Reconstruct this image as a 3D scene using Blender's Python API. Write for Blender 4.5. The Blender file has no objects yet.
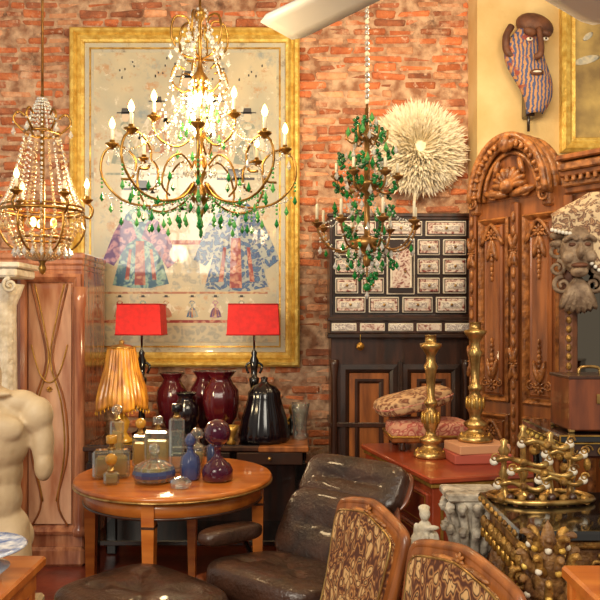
import bpy, math, random
from mathutils import Vector, Matrix, Euler
random.seed(7)
R=random.random
def U(a,b): return a+(b-a)*R()
PI=math.pi
# ------------------------------------------------------------------ materials
def lin(c):
    out=[]
    for x in c:
        x=x/255.0
        out.append(x/12.92 if x<=0.04045 else ((x+0.055)/1.055)**2.4)
    return (out[0],out[1],out[2],1)
def newmat(name):
    m=bpy.data.materials.new(name); m.use_nodes=True
    nt=m.node_tree; return m,nt,nt.nodes['Principled BSDF']
def mat(name,c,rough=.5,metal=0,c2=None,scale=8,stretch=(1,1,1),bump=0,bscale=30,coat=0,trans=0,emis=0,detail=5,lo=.35,hi=.65,wave=False,dist=3,spec=None,island=0,patch=None):
    m,nt,p=newmat(name); N=nt.nodes; L=nt.links
    p.inputs['Base Color'].default_value=lin(c); p.inputs['Roughness'].default_value=rough
    p.inputs['Metallic'].default_value=metal; p.inputs['Coat Weight'].default_value=coat
    p.inputs['Transmission Weight'].default_value=trans
    if spec is not None: p.inputs['Specular IOR Level'].default_value=spec
    if emis:
        p.inputs['Emission Color'].default_value=lin(c); p.inputs['Emission Strength'].default_value=emis
    tc=N.new('ShaderNodeTexCoord'); mp=N.new('ShaderNodeMapping'); mp.inputs['Scale'].default_value=stretch
    L.new(tc.outputs['Object'],mp.inputs['Vector'])
    if c2:
        if wave:
            t=N.new('ShaderNodeTexWave'); t.inputs['Scale'].default_value=scale; t.inputs['Distortion'].default_value=dist
            t.inputs['Detail'].default_value=3; t.inputs['Detail Scale'].default_value=2; f=t.outputs['Fac']
        else:
            t=N.new('ShaderNodeTexNoise'); t.inputs['Scale'].default_value=scale; t.inputs['Detail'].default_value=detail; f=t.outputs['Fac']
        L.new(mp.outputs[0],t.inputs['Vector'])
        r=N.new('ShaderNodeValToRGB'); r.color_ramp.elements[0].position=lo; r.color_ramp.elements[1].position=hi
        r.color_ramp.elements[0].color=lin(c); r.color_ramp.elements[1].color=lin(c2)
        L.new(f,r.inputs[0]); out=r.outputs[0]
        if island:
            g=N.new('ShaderNodeNewGeometry'); hs=N.new('ShaderNodeHueSaturation')
            mr=N.new('ShaderNodeMapRange'); mr.inputs['To Min'].default_value=1-island; mr.inputs['To Max'].default_value=1+island
            L.new(g.outputs['Random Per Island'],mr.inputs['Value']); L.new(mr.outputs[0],hs.inputs['Value']); L.new(out,hs.inputs['Color']); out=hs.outputs[0]
        if patch:
            for (pcol,psc,plo,phi) in patch:
                n2=N.new('ShaderNodeTexNoise'); n2.inputs['Scale'].default_value=psc; n2.inputs['Detail'].default_value=9; n2.inputs['Roughness'].default_value=.72
                L.new(mp.outputs[0],n2.inputs['Vector']); m2=N.new('ShaderNodeMapRange'); m2.inputs['From Min'].default_value=plo; m2.inputs['From Max'].default_value=phi
                L.new(n2.outputs['Fac'],m2.inputs['Value']); mx=N.new('ShaderNodeMixRGB'); L.new(m2.outputs[0],mx.inputs[0]); L.new(out,mx.inputs[1]); mx.inputs[2].default_value=lin(pcol); out=mx.outputs[0]
        L.new(out,p.inputs['Base Color'])
    if bump:
        n=N.new('ShaderNodeTexNoise'); n.inputs['Scale'].default_value=bscale; n.inputs['Detail'].default_value=6
        L.new(mp.outputs[0],n.inputs['Vector']); b=N.new('ShaderNodeBump'); b.inputs['Strength'].default_value=bump; b.inputs['Distance'].default_value=.02
        L.new(n.outputs['Fac'],b.inputs['Height']); L.new(b.outputs[0],p.inputs['Normal'])
    return m
def glass(name,c,mixf=.25,rough=.03,body=.0):
    m,nt,p=newmat(name); N=nt.nodes; L=nt.links; nt.nodes.remove(p)
    t=N.new('ShaderNodeBsdfTransparent'); t.inputs[0].default_value=lin(c)
    g=N.new('ShaderNodeBsdfGlossy'); g.inputs['Roughness'].default_value=rough
    fr=N.new('ShaderNodeLayerWeight'); fr.inputs['Blend'].default_value=mixf
    mx=N.new('ShaderNodeMixShader'); L.new(fr.outputs['Facing'],mx.inputs[0]); L.new(t.outputs[0],mx.inputs[1]); L.new(g.outputs[0],mx.inputs[2])
    res=mx.outputs[0]
    if body:
        d=N.new('ShaderNodeBsdfPrincipled'); d.inputs['Base Color'].default_value=lin(c); d.inputs['Roughness'].default_value=.15
        m2=N.new('ShaderNodeMixShader'); m2.inputs[0].default_value=body; L.new(res,m2.inputs[1]); L.new(d.outputs[0],m2.inputs[2]); res=m2.outputs[0]
    L.new(res,N['Material Output'].inputs[0]); return m
def voro(name,cols,scale=25,rough=.7,dist=True,bump=.3,stretch=(1,1,1),wave=0,coat=0):
    m,nt,p=newmat(name); N=nt.nodes; L=nt.links; p.inputs['Coat Weight'].default_value=coat
    tc=N.new('ShaderNodeTexCoord'); mp=N.new('ShaderNodeMapping'); mp.inputs['Scale'].default_value=stretch; L.new(tc.outputs['Object'],mp.inputs[0])
    n=N.new('ShaderNodeTexNoise'); n.inputs['Scale'].default_value=scale*.35; n.inputs['Detail'].default_value=2
    L.new(mp.outputs[0],n.inputs[0])
    mx=N.new('ShaderNodeMixRGB'); mx.inputs[0].default_value=.12 if dist else 0; L.new(mp.outputs[0],mx.inputs[1]); L.new(n.outputs['Color'],mx.inputs[2])
    v=N.new('ShaderNodeTexVoronoi'); v.inputs['Scale'].default_value=scale; L.new(mx.outputs[0],v.inputs[0])
    f=v.outputs['Distance']
    if wave:
        mm=N.new('ShaderNodeMath'); mm.operation='MULTIPLY'; mm.inputs[1].default_value=wave; L.new(f,mm.inputs[0])
        sn=N.new('ShaderNodeMath'); sn.operation='SINE'; L.new(mm.outputs[0],sn.inputs[0])
        mr=N.new('ShaderNodeMapRange'); mr.inputs['From Min'].default_value=-1; L.new(sn.outputs[0],mr.inputs[0]); f=mr.outputs[0]
    r=N.new('ShaderNodeValToRGB'); r.color_ramp.interpolation='LINEAR'
    es=r.color_ramp.elements
    while len(es)<len(cols): es.new(.5)
    for i,c in enumerate(cols):
        es[i].position=i/(len(cols)-1)*(.9 if wave else .6)+.03; es[i].color=lin(c)
    L.new(f,r.inputs[0]); L.new(r.outputs[0],p.inputs['Base Color']); p.inputs['Roughness'].default_value=rough
    if bump:
        b=N.new('ShaderNodeBump'); b.inputs['Strength'].default_value=bump; b.inputs['Distance'].default_value=.01; L.new(f,b.inputs['Height']); L.new(b.outputs[0],p.inputs['Normal'])
    return m

PT=[((232,192,158),2.4,.54,.66),((112,70,52),2.0,.58,.72),((236,204,176),19,.57,.68),((96,62,48),26,.63,.74)]
BRICK=mat('brick',(222,134,84),.92,0,(180,96,60),9,bump=1,bscale=34,island=.30,lo=.3,hi=.7,patch=PT)
BRICK2=mat('brick_pale',(236,180,138),.92,0,(210,140,98),12,bump=1,bscale=34,island=.22,patch=PT)
BRICK3=mat('brick_dark',(142,88,64),.92,0,(190,116,80),12,bump=1,bscale=34,island=.3,patch=PT)
MORTAR=mat('mortar',(222,184,150),.95,0,(154,108,80),14,bump=1,bscale=30,patch=[((96,68,54),5,.56,.70)])
PLAS=mat('ochre_plaster',(232,206,152),.9,0,(206,172,112),2.2,bump=.15,bscale=30)
CEIL=mat('ceiling_plaster',(225,215,195),.9,0,(210,198,175),2)
FLOOR=mat('floor_terracotta',(150,70,52),.35,0,(104,46,36),5,bump=.1,coat=.3)
GOLD=mat('gilt_gold',(210,168,84),.32,.75,(160,114,46),14,bump=.2,bscale=60)
GOLDC=mat('antique_gold',(194,146,70),.3,.85,(124,86,36),18,bump=.1)
GOLDF=mat('gilt_frame',(238,206,110),.42,.3,(206,160,64),20,bump=.4,bscale=45)
GILT=mat('worn_gilt_carving',(196,150,74),.4,.5,(104,70,34),30,bump=.5,bscale=70)
BRASS=mat('old_brass',(212,176,108),.28,.8,(134,98,52),16,bump=.15)
BRONZE=mat('bronze',(120,84,44),.35,.7,(170,124,66),20)
WALN=mat('walnut',(166,98,46),.38,0,(108,58,25),3.2,(6,6,.7),bump=.08,coat=.25)
WALN2=mat('walnut_carving',(186,120,62),.4,0,(106,60,28),24,bump=.4,bscale=50,coat=.25)
OAKT=mat('cherry_wood',(206,122,48),.3,0,(176,92,32),3,(1,7,7),coat=.4)
DKW=mat('dark_wood',(74,42,28),.35,0,(42,24,16),4,(6,6,.8),coat=.3)
EBONY=mat('ebony',(40,28,24),.3,0,(58,36,26),8,coat=.4)
PINKW=mat('glossy_rosewood',(200,136,98),.16,0,(136,76,54),3,(7,7,.8),coat=.8)
BLACKL=mat('black_lacquer',(16,14,14),.12,0,None,coat=.8)
REDL=mat('red_lacquer',(168,74,40),.3,0,(122,44,24),5,coat=.5)
REDSH=mat('red_lampshade',(228,24,18),.6,0,(204,14,12),30)
IVORY=voro('bone_inlay',[(240,236,228),(220,212,204),(140,120,124),(232,226,216)],60,.35,True,0)
TORT=voro('tortoiseshell',[(160,76,66),(112,50,46),(196,160,148),(228,212,200)],44,.3,True,0)
BONE=mat('bone',(240,234,220),.4,0,(216,204,184),20)
CRY=glass('crystal',(246,246,242),.65,.05,.35)
CRYA=glass('amber_crystal',(240,220,176),.5,.05,.35)
GRN=glass('green_glass',(20,140,60),.3,.05,.65)
GRNL=glass('light_green_glass',(110,200,110),.3,.05,.5)
GRND=glass('dark_green_glass',(14,84,40),.3,.05,.8)
AMB=glass('amber_glass',(222,166,60),.3,.08,.7)
AMBP=mat('amber_pleated_silk',(206,144,46),.4,0,(146,88,26),30,(1,1,.3),coat=.4)
BURG=glass('burgundy_glass',(70,12,22),.3,.04,.8)
BLKG=glass('black_glass',(16,10,16),.35,.03,.92)
CLR=glass('clear_glass',(242,246,242),.55,.02,.05)
PERF=glass('perfume_yellow',(230,206,130),.2,.03,.3)
BLUG=glass('blue_glass',(90,104,160),.3,.04,.4)
PURP=glass('purple_glass',(90,24,56),.35,.04,.5)
WAX=mat('candle',(240,228,196),.5)
BULB=mat('bulb',(255,200,110),.3,emis=12)
FEAT=mat('feather',(252,244,222),.85,0,(240,224,190),20,island=.05)
STONE=mat('marble',(208,186,152),.55,0,(176,150,114),5,bump=.15)
WHITE=mat('white_stone',(232,224,208),.7,0,(196,184,160),18,bump=.5)
GREYS=mat('grey_stone',(214,204,186),.75,0,(124,112,98),22,bump=.6)
LEATH=mat('brown_leather',(70,44,32),.3,0,(40,26,20),7,bump=.3,bscale=60,coat=.22)
PLY=mat('rosewood_ply',(128,66,34),.3,0,(78,36,20),4,(5,5,1),coat=.4)
METAL=mat('polished_metal',(200,200,200),.2,1)
PAIS=voro('paisley_fabric',[(84,46,30),(150,96,54),(188,142,88),(110,62,36),(70,52,38),(206,164,110)],38,.9,True,.2,(1,1,.6),wave=7)
TAPE=voro('tapestry',[(196,110,96),(230,176,146),(170,70,64),(206,150,120)],30,.9,True,.2)
TAPB=voro('tapestry_brown',[(170,120,84),(112,64,44),(204,164,120)],34,.9,True,.2)
LACE=voro('embroidered_cloth',[(120,74,58),(190,152,114),(96,60,50),(214,188,150)],44,.9,True,.4)
BOOKR=mat('book_red',(176,84,66),.6); BOOKT=mat('book_tan',(206,150,110),.6); PAPER=mat('paper',(232,220,196),.8)
FAN=mat('fan_blade_paint',(206,206,204),.4)
STRIPE=mat('striped_mask_paint',(74,86,128),.7,0,(190,140,96),13,(1,1,1),wave=True,dist=5,bump=.2,lo=.42,hi=.55,patch=[((150,70,56),9,.56,.6)])
MASKW=mat('mask_wood',(124,76,48),.6,0,(80,46,32),10,bump=.4)
CARV=mat('carved_dark_wood',(86,54,34),.45,0,(150,108,58),26,bump=.5,bscale=70)
CARG=mat('carved_grey_wood',(168,142,114),.6,0,(104,80,60),22,bump=.5,bscale=60)
MIRR=mat('mirror_glass',(120,112,100),.04,1)
BLUEP=mat('blue_glaze',(60,104,172),.15,0,(230,236,244),30,coat=.5)
PORC=mat('porcelain',(200,216,240),.15,coat=.5)
CANV=mat('painting_silk',(220,204,168),.3,0,(190,184,160),3.2,coat=.7,detail=10,patch=[((200,158,116),9,.55,.65),((150,160,160),5,.56,.68),((236,226,204),14,.58,.66)])
CANVB=mat('painting_border',(192,192,182),.3,0,(210,198,162),7,coat=.7,detail=8,patch=[((156,146,130),14,.55,.65)])
# ------------------------------------------------------------------ builder
def rotM(r): return Euler(r).to_matrix().to_4x4()
def catm(pts,n,closed=False):
    P=[Vector(p) for p in pts]
    if n<=1 or len(P)<3: return P
    out=[]; L=len(P); rng=L if closed else L-1
    for i in range(rng):
        if closed: a,b,c,d=P[(i-1)%L],P[i],P[(i+1)%L],P[(i+2)%L]
        else: a,b,c,d=P[max(i-1,0)],P[i],P[i+1],P[min(i+2,L-1)]
        for k in range(n):
            t=k/n
            out.append(.5*((2*b)+(c-a)*t+(2*a-5*b+4*c-d)*t*t+(3*b-a-3*c+d)*t**3))
    if not closed: out.append(P[-1])
    return out
class B:
    def __init__(s,name):
        s.n=name; s.v=[]; s.f=[]; s.m=[]; s.s=[]; s.mats=[]; s.T=Matrix.Identity(4)
    def add(s,vs,fs,m,sm=True):
        if m not in s.mats: s.mats.append(m)
        k=s.mats.index(m); o=len(s.v)
        s.v+=[tuple(s.T@Vector(v)) for v in vs]
        s.f+=[tuple(i+o for i in f) for f in fs]; s.m+=[k]*len(fs); s.s+=[sm]*len(fs)
    def box(s,c,d,m,r=(0,0,0),bv=.004,jit=0):
        h=[x/2 for x in d]; b=min(bv,min(h)*.45); vs=[];idx={}
        for sx in(-1,1):
            for sy in(-1,1):
                for sz in(-1,1):
                    j=Vector((U(-jit,jit),U(-jit,jit)*.4,U(-jit,jit))) if jit else Vector()
                    for a in range(3):
                        sg=(sx,sy,sz); idx[(sg,a)]=len(vs)
                        vs.append(Vector([sg[i]*(h[i] if i==a else h[i]-b) for i in range(3)])+j)
        fs=[]
        for a in range(3):
            o1,o2=[i for i in range(3) if i!=a]
            for sa in(-1,1):
                q=[]
                for s1,s2 in((-1,-1),(1,-1),(1,1),(-1,1)):
                    g=[0,0,0]; g[a]=sa; g[o1]=s1; g[o2]=s2; q.append(idx[(tuple(g),a)])
                fs.append(q)
        for a,b2,c3 in((0,1,2),(0,2,1),(1,2,0)):
            for sa in(-1,1):
                for sb in(-1,1):
                    g0=[0]*3; g0[a]=sa; g0[b2]=sb; g1=list(g0); g0[c3]=-1; g1[c3]=1; g0=tuple(g0); g1=tuple(g1)
                    fs.append([idx[(g0,a)],idx[(g1,a)],idx[(g1,b2)],idx[(g0,b2)]])
        for sx in(-1,1):
            for sy in(-1,1):
                for sz in(-1,1): fs.append([idx[((sx,sy,sz),a)] for a in range(3)])
        F=[]
        for f in fs:
            n=(vs[f[1]]-vs[f[0]]).cross(vs[f[2]]-vs[f[0]]); ce=sum((vs[i] for i in f),Vector())/len(f)
            F.append(f if n.dot(ce)>0 else f[::-1])
        M=Matrix.Translation(c)@rotM(r)
        s.add([M@v for v in vs],F,m,False)
    def lathe(s,prof,m,c=(0,0,0),seg=24,r=(0,0,0),fl=None,sc=(1,1),sm=True):
        M=Matrix.Translation(c)@rotM(r); vs=[];fs=[]
        for (rad,z) in prof:
            for j in range(seg):
                a=2*PI*j/seg; rr=rad*(1+(fl[1]*math.cos(fl[0]*a) if fl else 0))
                vs.append(M@Vector((rr*math.cos(a)*sc[0],rr*math.sin(a)*sc[1],z)))
        n=len(prof)
        for i in range(n-1):
            for j in range(seg):
                k=(j+1)%seg; fs.append((i*seg+j,i*seg+k,(i+1)*seg+k,(i+1)*seg+j))
        if prof[0][0]>1e-4: fs.append(tuple(range(seg))[::-1])
        if prof[-1][0]>1e-4: fs.append(tuple((n-1)*seg+j for j in range(seg)))
        s.add(vs,fs,m,sm)
    def tube(s,pts,rad,m,seg=7,res=4,closed=False,flat=1):
        P=catm(pts,res,closed); n=len(P); vs=[];fs=[]
        up=Vector((0,0,1)); prev=None
        for i,p in enumerate(P):
            if closed: t=(P[(i+1)%n]-P[i-1])
            else: t=P[min(i+1,n-1)]-P[max(i-1,0)]
            if t.length<1e-9: t=Vector((0,0,1))
            t.normalize()
            if prev is None:
                a=up if abs(t.z)<.9 else Vector((1,0,0)); nn=(a-t*a.dot(t)).normalized()
            else:
                nn=prev-t*prev.dot(t)
                nn=nn.normalized() if nn.length>1e-6 else Vector((1,0,0))
            prev=nn; bn=t.cross(nn)
            if callable(rad): rr=rad(i/max(n-1,1))
            else: rr=rad
            for j in range(seg):
                a=2*PI*j/seg; vs.append(p+nn*math.cos(a)*rr+bn*math.sin(a)*rr*flat)
        for i in range(n if closed else n-1):
            for j in range(seg):
                k=(j+1)%seg; i2=(i+1)%n; fs.append((i*seg+j,i*seg+k,i2*seg+k,i2*seg+j))
        if not closed:
            fs.append(tuple(range(seg))[::-1]); fs.append(tuple((n-1)*seg+j for j in range(seg)))
        s.add(vs,fs,m)
    def sph(s,c,r,m,seg=12,rings=8,rot=(0,0,0),e=1,tuft=None,td=.3,ts=.15):
        if not hasattr(r,'__len__'): r=(r,r,r)
        M=Matrix.Translation(c)@rotM(rot)
        f=lambda x:math.copysign(abs(x)**e,x)
        vs=[];fs=[]
        for i in range(rings+1):
            ph=-PI/2+PI*i/rings
            for j in range(seg):
                a=2*PI*j/seg
                x=f(math.cos(ph))*f(math.cos(a)); y=f(math.cos(ph))*f(math.sin(a)); z=f(math.sin(ph))
                if tuft and z>0:
                    for (u,v) in tuft: z-=td*math.exp(-((x-u)**2+(y-v)**2)/ts**2)
                vs.append(M@Vector((x*r[0],y*r[1],z*r[2])))
        for i in range(rings):
            for j in range(seg):
                k=(j+1)%seg; fs.append((i*seg+j,i*seg+k,(i+1)*seg+k,(i+1)*seg+j))
        s.add(vs,fs,m)
    def poly(s,pts,y0,y1,m,sm=False):
        n=len(pts); vs=[(x,y0,z) for x,z in pts]+[(x,y1,z) for x,z in pts]
        fs=[tuple(range(n)),tuple(range(n,2*n))[::-1]]
        for i in range(n):
            k=(i+1)%n; fs.append((i,i+n,k+n,k))
        s.add(vs,fs,m,sm)
    def surf(s,fn,nu,nv,m,th=0):
        vs=[Vector(fn(i/nu,j/nv)) for i in range(nu+1) for j in range(nv+1)]
        W=nv+1; fs=[(i*W+j,(i+1)*W+j,(i+1)*W+j+1,i*W+j+1) for i in range(nu) for j in range(nv)]
        if th:
            nrm=[Vector() for _ in vs]
            for f in fs:
                n=(vs[f[1]]-vs[f[0]]).cross(vs[f[3]]-vs[f[0]])
                for i in f: nrm[i]+=n
            o=len(vs); vs2=[v-n.normalized()*th if n.length>0 else v for v,n in zip(vs,nrm)]
            fs2=[tuple(i+o for i in f[::-1]) for f in fs]
            ed=[]
            for i in range(nu): ed.append((i*W,(i+1)*W)); ed.append(((i+1)*W+nv,i*W+nv))
            for j in range(nv): ed.append((j+1,j)); ed.append((nu*W+j,nu*W+j+1))
            fs=fs+fs2+[(b,a,a+o,b+o) for a,b in ed]; vs=vs+vs2
        s.add(vs,fs,m)
    def frame(s,x0,z0,x1,z1,prof,m):
        vs=[]
        for ins,y in prof:
            vs+=[(x0+ins,y,z0+ins),(x1-ins,y,z0+ins),(x1-ins,y,z1-ins),(x0+ins,y,z1-ins)]
        fs=[]
        for i in range(len(prof)-1):
            for j in range(4):
                k=(j+1)%4; fs.append((i*4+j,i*4+k,i*4+4+k,i*4+4+j))
        s.add(vs,fs,m,False)
    def drop(s,c,r,h,m,n=6):
        x,y,z=c; vs=[(x,y,z)]+[(x+r*math.cos(2*PI*j/n),y+r*math.sin(2*PI*j/n),z-h*.65) for j in range(n)]+[(x,y,z-h)]
        fs=[(0,j+1,(j+1)%n+1) for j in range(n)]+[(n+1,(j+1)%n+1,j+1) for j in range(n)]
        s.add(vs,fs,m,False)
    def chain(s,a,b,sag,n,r,m):
        a=Vector(a); b=Vector(b)
        for i in range(n+1):
            t=i/n; p=a.lerp(b,t); p.z-=sag*4*t*(1-t); s.sph(p,r,m,6,4)
    def rosette(s,x,y,z,r,m,n=8):
        for i in range(n):
            a=2*PI*i/n; s.sph((x+math.cos(a)*r*.6,y,z+math.sin(a)*r*.6),(r*.42,r*.22,r*.2),m,8,5,(0,-a,0))
        s.sph((x,y-.01*0,z),(r*.28,r*.35,r*.28),m,8,6)
    def scroll(s,x,y,z,r,m,d=1,turns=1.6,a0=0,th=.16):
        pts=[]
        for i in range(17):
            t=i/16; rr=r*(1-.8*t); a=a0+d*turns*2*PI*t
            pts.append((x+rr*math.cos(a),y,z+rr*math.sin(a)))
        s.tube(pts,lambda t:r*th*(1-.4*t),m,6,2)
    def leaf(s,x,y,z,l,w,a,m,d=.02):
        s.sph((x+math.cos(a)*l/2,y,z+math.sin(a)*l/2),(l/2,d,w/2),m,10,6,(0,-a,0))
    def done(s,loc=(0,0,0),rz=0,remesh=0,smooth=0,scale=1):
        me=bpy.data.meshes.new(s.n); me.from_pydata([(x*scale,y*scale,z*scale) for x,y,z in s.v],[],s.f)
        for m in s.mats: me.materials.append(m)
        me.polygons.foreach_set('material_index',s.m); me.polygons.foreach_set('use_smooth',s.s); me.update()
        o=bpy.data.objects.new(s.n,me); bpy.context.scene.collection.objects.link(o); o.location=loc; o.rotation_euler=(0,0,rz)
        if remesh:
            r=o.modifiers.new('r','REMESH'); r.mode='VOXEL'; r.voxel_size=remesh; r.use_smooth_shade=True
            if smooth:
                q=o.modifiers.new('s','SMOOTH'); q.iterations=smooth; q.factor=.5
        return o
# ------------------------------------------------------------------ room
b=B('floor'); b.box((0,2.4,-.05),(7,5.6,.1),FLOOR); b.done()
b=B('ceiling'); b.box((0,3.3,4.05),(7,3.8,.1),CEIL); b.done()
b=B('wall_back'); b.box((-.95,5.09,2),(4.3,.16,4),MORTAR)
rowh=.062; z=0; row=0
while z<3.98:
    x=-3.08+(.11 if row%2 else 0)+U(-.05,.05)
    while x<1.16:
        w=U(.14,.26) if R()>.15 else U(.07,.12); hh=rowh-U(.010,.024); k=R()
        mm=BRICK if k<.56 else (BRICK2 if k<.76 else BRICK3)
        x1=min(x+w-U(.008,.022),1.17)
        if x1-x>.04 and R()>.04:
            dy=U(-.006,.013)
            b.box(((x+x1)/2,5.02+dy,z+rowh/2+U(-.005,.005)),(x1-x,.04,hh),mm,(U(-.06,.06),U(-.03,.03),U(-.04,.04)),.012,.008)
        x+=w
    z+=rowh; row+=1
b.done()
b=B('wall_right'); b.box((2.35,4.93,2),(2.36,.36,4),PLAS); b.done()
# ------------------------------------------------------------------ painting
b=B('framed_chinese_painting')
prof=[(0,.006),(0,-.045),(.012,-.06),(.03,-.062),(.045,-.04),(.06,-.05),(.078,-.034),(.095,-.03),(.1,-.012)]
b.frame(0,0,1.58,2.33,prof,GOLDF)
b.box((.79,-.006,1.165),(1.5,.02,2.25),CANVB,bv=.001)
b.frame(.13,.13,1.45,2.20,[(0,-.0165),(0,-.02),(.012,-.02),(.012,-.0165)],GOLD)
b.box((.79,-.015,1.165),(1.26,.006,2.0),CANV,bv=.001)
def pm(k,cs,sc=26): return voro('paint_'+k,cs,sc,.4,True,0,coat=.5)
pc={'blue':pm('blue',[(30,56,110),(76,120,164),(44,70,126),(170,176,170)],34),'teal':pm('teal',[(50,130,150),(160,196,180),(40,96,130)]),
'purple':pm('purple',[(140,70,130),(200,150,164),(100,60,120)]),'red':pm('red',[(190,70,60),(206,150,120),(150,50,46)]),
'skin':mat('paint_skin',(230,206,176),.4,coat=.4),'black':mat('paint_black',(66,60,58),.4,coat=.4),'cream':pm('cream',[(224,212,186),(200,186,150),(230,220,200)]),
'orange':pm('orange',[(206,160,110),(216,186,140),(180,120,90)]),'sage':pm('sage',[(170,176,156),(196,190,164),(150,156,140)]),'grey':pm('grey',[(190,184,166),(168,166,154),(206,196,170)])}
def pl(pts,m,l=0): b.poly([(x/100,z/100) for x,z in pts],-.0188-.0007*l,-.017,m)
def ell(cx,cz,rx,rz,m,l=0,n=20): pl([(cx+rx*math.cos(2*PI*i/n),cz+rz*math.sin(2*PI*i/n)) for i in range(n)],m,l)
def robe(cx,cz,k,c1,c2,c3,l=1):
    pl([(cx-20*k,cz),(cx-6*k,cz-2*k),(cx+8*k,cz-2*k),(cx+21*k,cz+1*k),(cx+15*k,cz+22*k),(cx+13*k,cz+44*k),(cx+9*k,cz+53*k),(cx+3*k,cz+57*k),(cx-4*k,cz+57*k),(cx-10*k,cz+52*k),(cx-13*k,cz+44*k),(cx-14*k,cz+22*k)],c1,l)
    pl([(cx-13*k,cz+48*k),(cx-19*k,cz+38*k),(cx-27*k,cz+18*k),(cx-19*k,cz+14*k),(cx-9*k,cz+30*k),(cx-2*k,cz+34*k),(cx-6*k,cz+46*k)],c2,l+1)
    pl([(cx+12*k,cz+48*k),(cx+5*k,cz+46*k),(cx+1*k,cz+34*k),(cx+9*k,cz+30*k),(cx+20*k,cz+12*k),(cx+28*k,cz+18*k),(cx+19*k,cz+39*k)],c2,l+1)
    pl([(cx-4*k,cz),(cx+4*k,cz),(cx+3*k,cz+32*k),(cx-3*k,cz+32*k)],c3,l+2)
    pl([(cx-11*k,cz+4*k),(cx-8*k,cz+4*k),(cx-6*k,cz+26*k),(cx-8*k,cz+26*k)],c3,l+2); pl([(cx+9*k,cz+4*k),(cx+12*k,cz+4*k),(cx+9*k,cz+26*k),(cx+7*k,cz+26*k)],c3,l+2)
    ell(cx,cz+50*k,6*k,4*k,pc['cream'],l+3)
    ell(cx,cz+64*k,5*k,7*k,pc['skin'],l+2); pl([(cx-6*k,cz+68*k),(cx+6*k,cz+68*k),(cx+5*k,cz+76*k),(cx-5*k,cz+76*k)],pc['black'],l+3)
    pl([(cx-12*k,cz+69*k),(cx+12*k,cz+69*k),(cx+12*k,cz+70.5*k),(cx-12*k,cz+70.5*k)],pc['black'],l+3)
pl([(22,30),(136,30),(136,32),(22,32)],pc['red'],0); pl([(22,50),(136,50),(136,51.5),(22,51.5)],pc['orange'],0)
pl([(22,17),(136,17),(136,28),(22,28)],pc['grey'],0)
robe(48,56,.95,pc['teal'],pc['purple'],pc['red']); robe(114,54,1.08,pc['blue'],pc['blue'],pc['red'])
pl([(70,56),(90,56),(88,84),(72,84)],pc['grey'],0); pl([(68,84),(92,84),(92,87),(68,87)],pc['red'],1)
for i,x in enumerate((34,50,66,84,100,118)): robe(x,34,.2,pc[['red','teal','orange','blue','purple','sage'][i]],pc['cream'],pc['orange'],1)
for i,(x,zz) in enumerate(((38,140),(60,148),(80,158),(100,148),(122,140))): robe(x,zz,.5 if i!=2 else .6,pc[['sage','orange','grey','orange','sage'][i]],pc['cream'],pc['grey'],1)
pl([(24,132),(134,132),(134,133.5),(24,133.5)],pc['sage'],0)
for i in range(30):
    x=U(26,132); zz=U(196,212); pl([(x,zz),(x+1,zz),(x+1,zz+U(1,2)),(x,zz+1.5)],pc['black'],0)
for i in range(8):
    x=U(26,120); zz=U(100,130); pl([(x,zz),(x+U(5,14),zz+.5),(x+4,zz+U(3,8))],pc['grey'],0)
b.done((-1.583,4.984,1.18))
# ------------------------------------------------------------------ juju hat
b=B('white_feather_headdress')
b.lathe([(0,0),(.10,0),(.12,.03),(.11,.10),(.06,.15),(0,.16)],FEAT,(0,.05,0),20,(PI/2,0,0))
for i in range(3600):
    a=U(0,2*PI); t=R()**.75; tilt=(1-t)*1.2
    L_=.17+.045*t+U(-.02,.02); r0=.02+.095*t
    d=Vector((math.cos(a)*math.cos(tilt),-math.sin(tilt),math.sin(a)*math.cos(tilt)))
    o=Vector((math.cos(a)*r0,.0-.08*(1-t),math.sin(a)*r0)); w=U(.003,.006)
    sd=d.cross(Vector((U(-.6,.6),-1,U(-.6,.6)))).normalized()
    dr=Vector((U(-.5,.5),U(-.4,.1),U(-.5,.5)))*.13
    P=[o,o+d*L_*.5,o+d*L_*.85+dr*L_,o+d*L_+dr*L_*1.8]
    vs=[P[0]-sd*w*.3,P[0]+sd*w*.3,P[1]-sd*w,P[1]+sd*w,P[2]-sd*w*1.3,P[2]+sd*w*1.3,P[3]]
    b.add(vs,[(0,1,3,2),(2,3,5,4),(4,5,6)],FEAT)
b.tube([(-.02,-.04,-.25),(-.03,-.04,-.36),(-.035,-.03,-.44)],lambda t:.018*(1-.7*t),FEAT)
b.done((.81,4.944,2.67))
# ------------------------------------------------------------------ inlaid cabinet
b=B('inlaid_drawer_cabinet')
W=.89
b.box((W/2,.2,.70),(W-.02,.36,1.40),DKW)
b.box((W/2,.185,.05),(W+.04,.42,.1),DKW,bv=.01); b.box((W/2,.19,.86-.02),(W+.0,.40,.03),DKW)
for i in (0,1):
    x=.07+i*.39; b.frame(x,.16,x+.36,1.22,[(0,.02),(0,-.004),(.03,-.008),(.05,.006),(.055,.012)],EBONY)
    b.box((x+.18,.012,.69),(.25,.02,.95),WALN); b.frame(x+.09,.25,x+.27,1.13,[(0,.004),(0,-.008),(.015,-.008),(.03,.002)],DKW)
    b.sph((x+(.33 if i==0 else .03),-.012,.72),.012,BRASS)
b.box((W/2,-.0,.69),(.03,.04,1.1),EBONY)
for x in (.03,W-.03): b.lathe([(.03,0),(.03,.04),(.02,.06),(.024,.3),(.018,.9),(.03,1.0),(.03,1.03)],DKW,(x,.0,.22),14)
b.box((W/2,.18,1.40),(W+.03,.44,.03),EBONY,bv=.01); b.box((W/2,.175,1.455),(W,.41,.08),DKW)
b.tube([(.19,-.05,1.41),(.19,-.055,1.36)],.002,GOLD,5,1); b.lathe([(0,-.003),(.025,-.003),(.025,.003),(0,.003)],GOLD,(.19,-.055,1.335),16,(PI/2,0,0))
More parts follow.
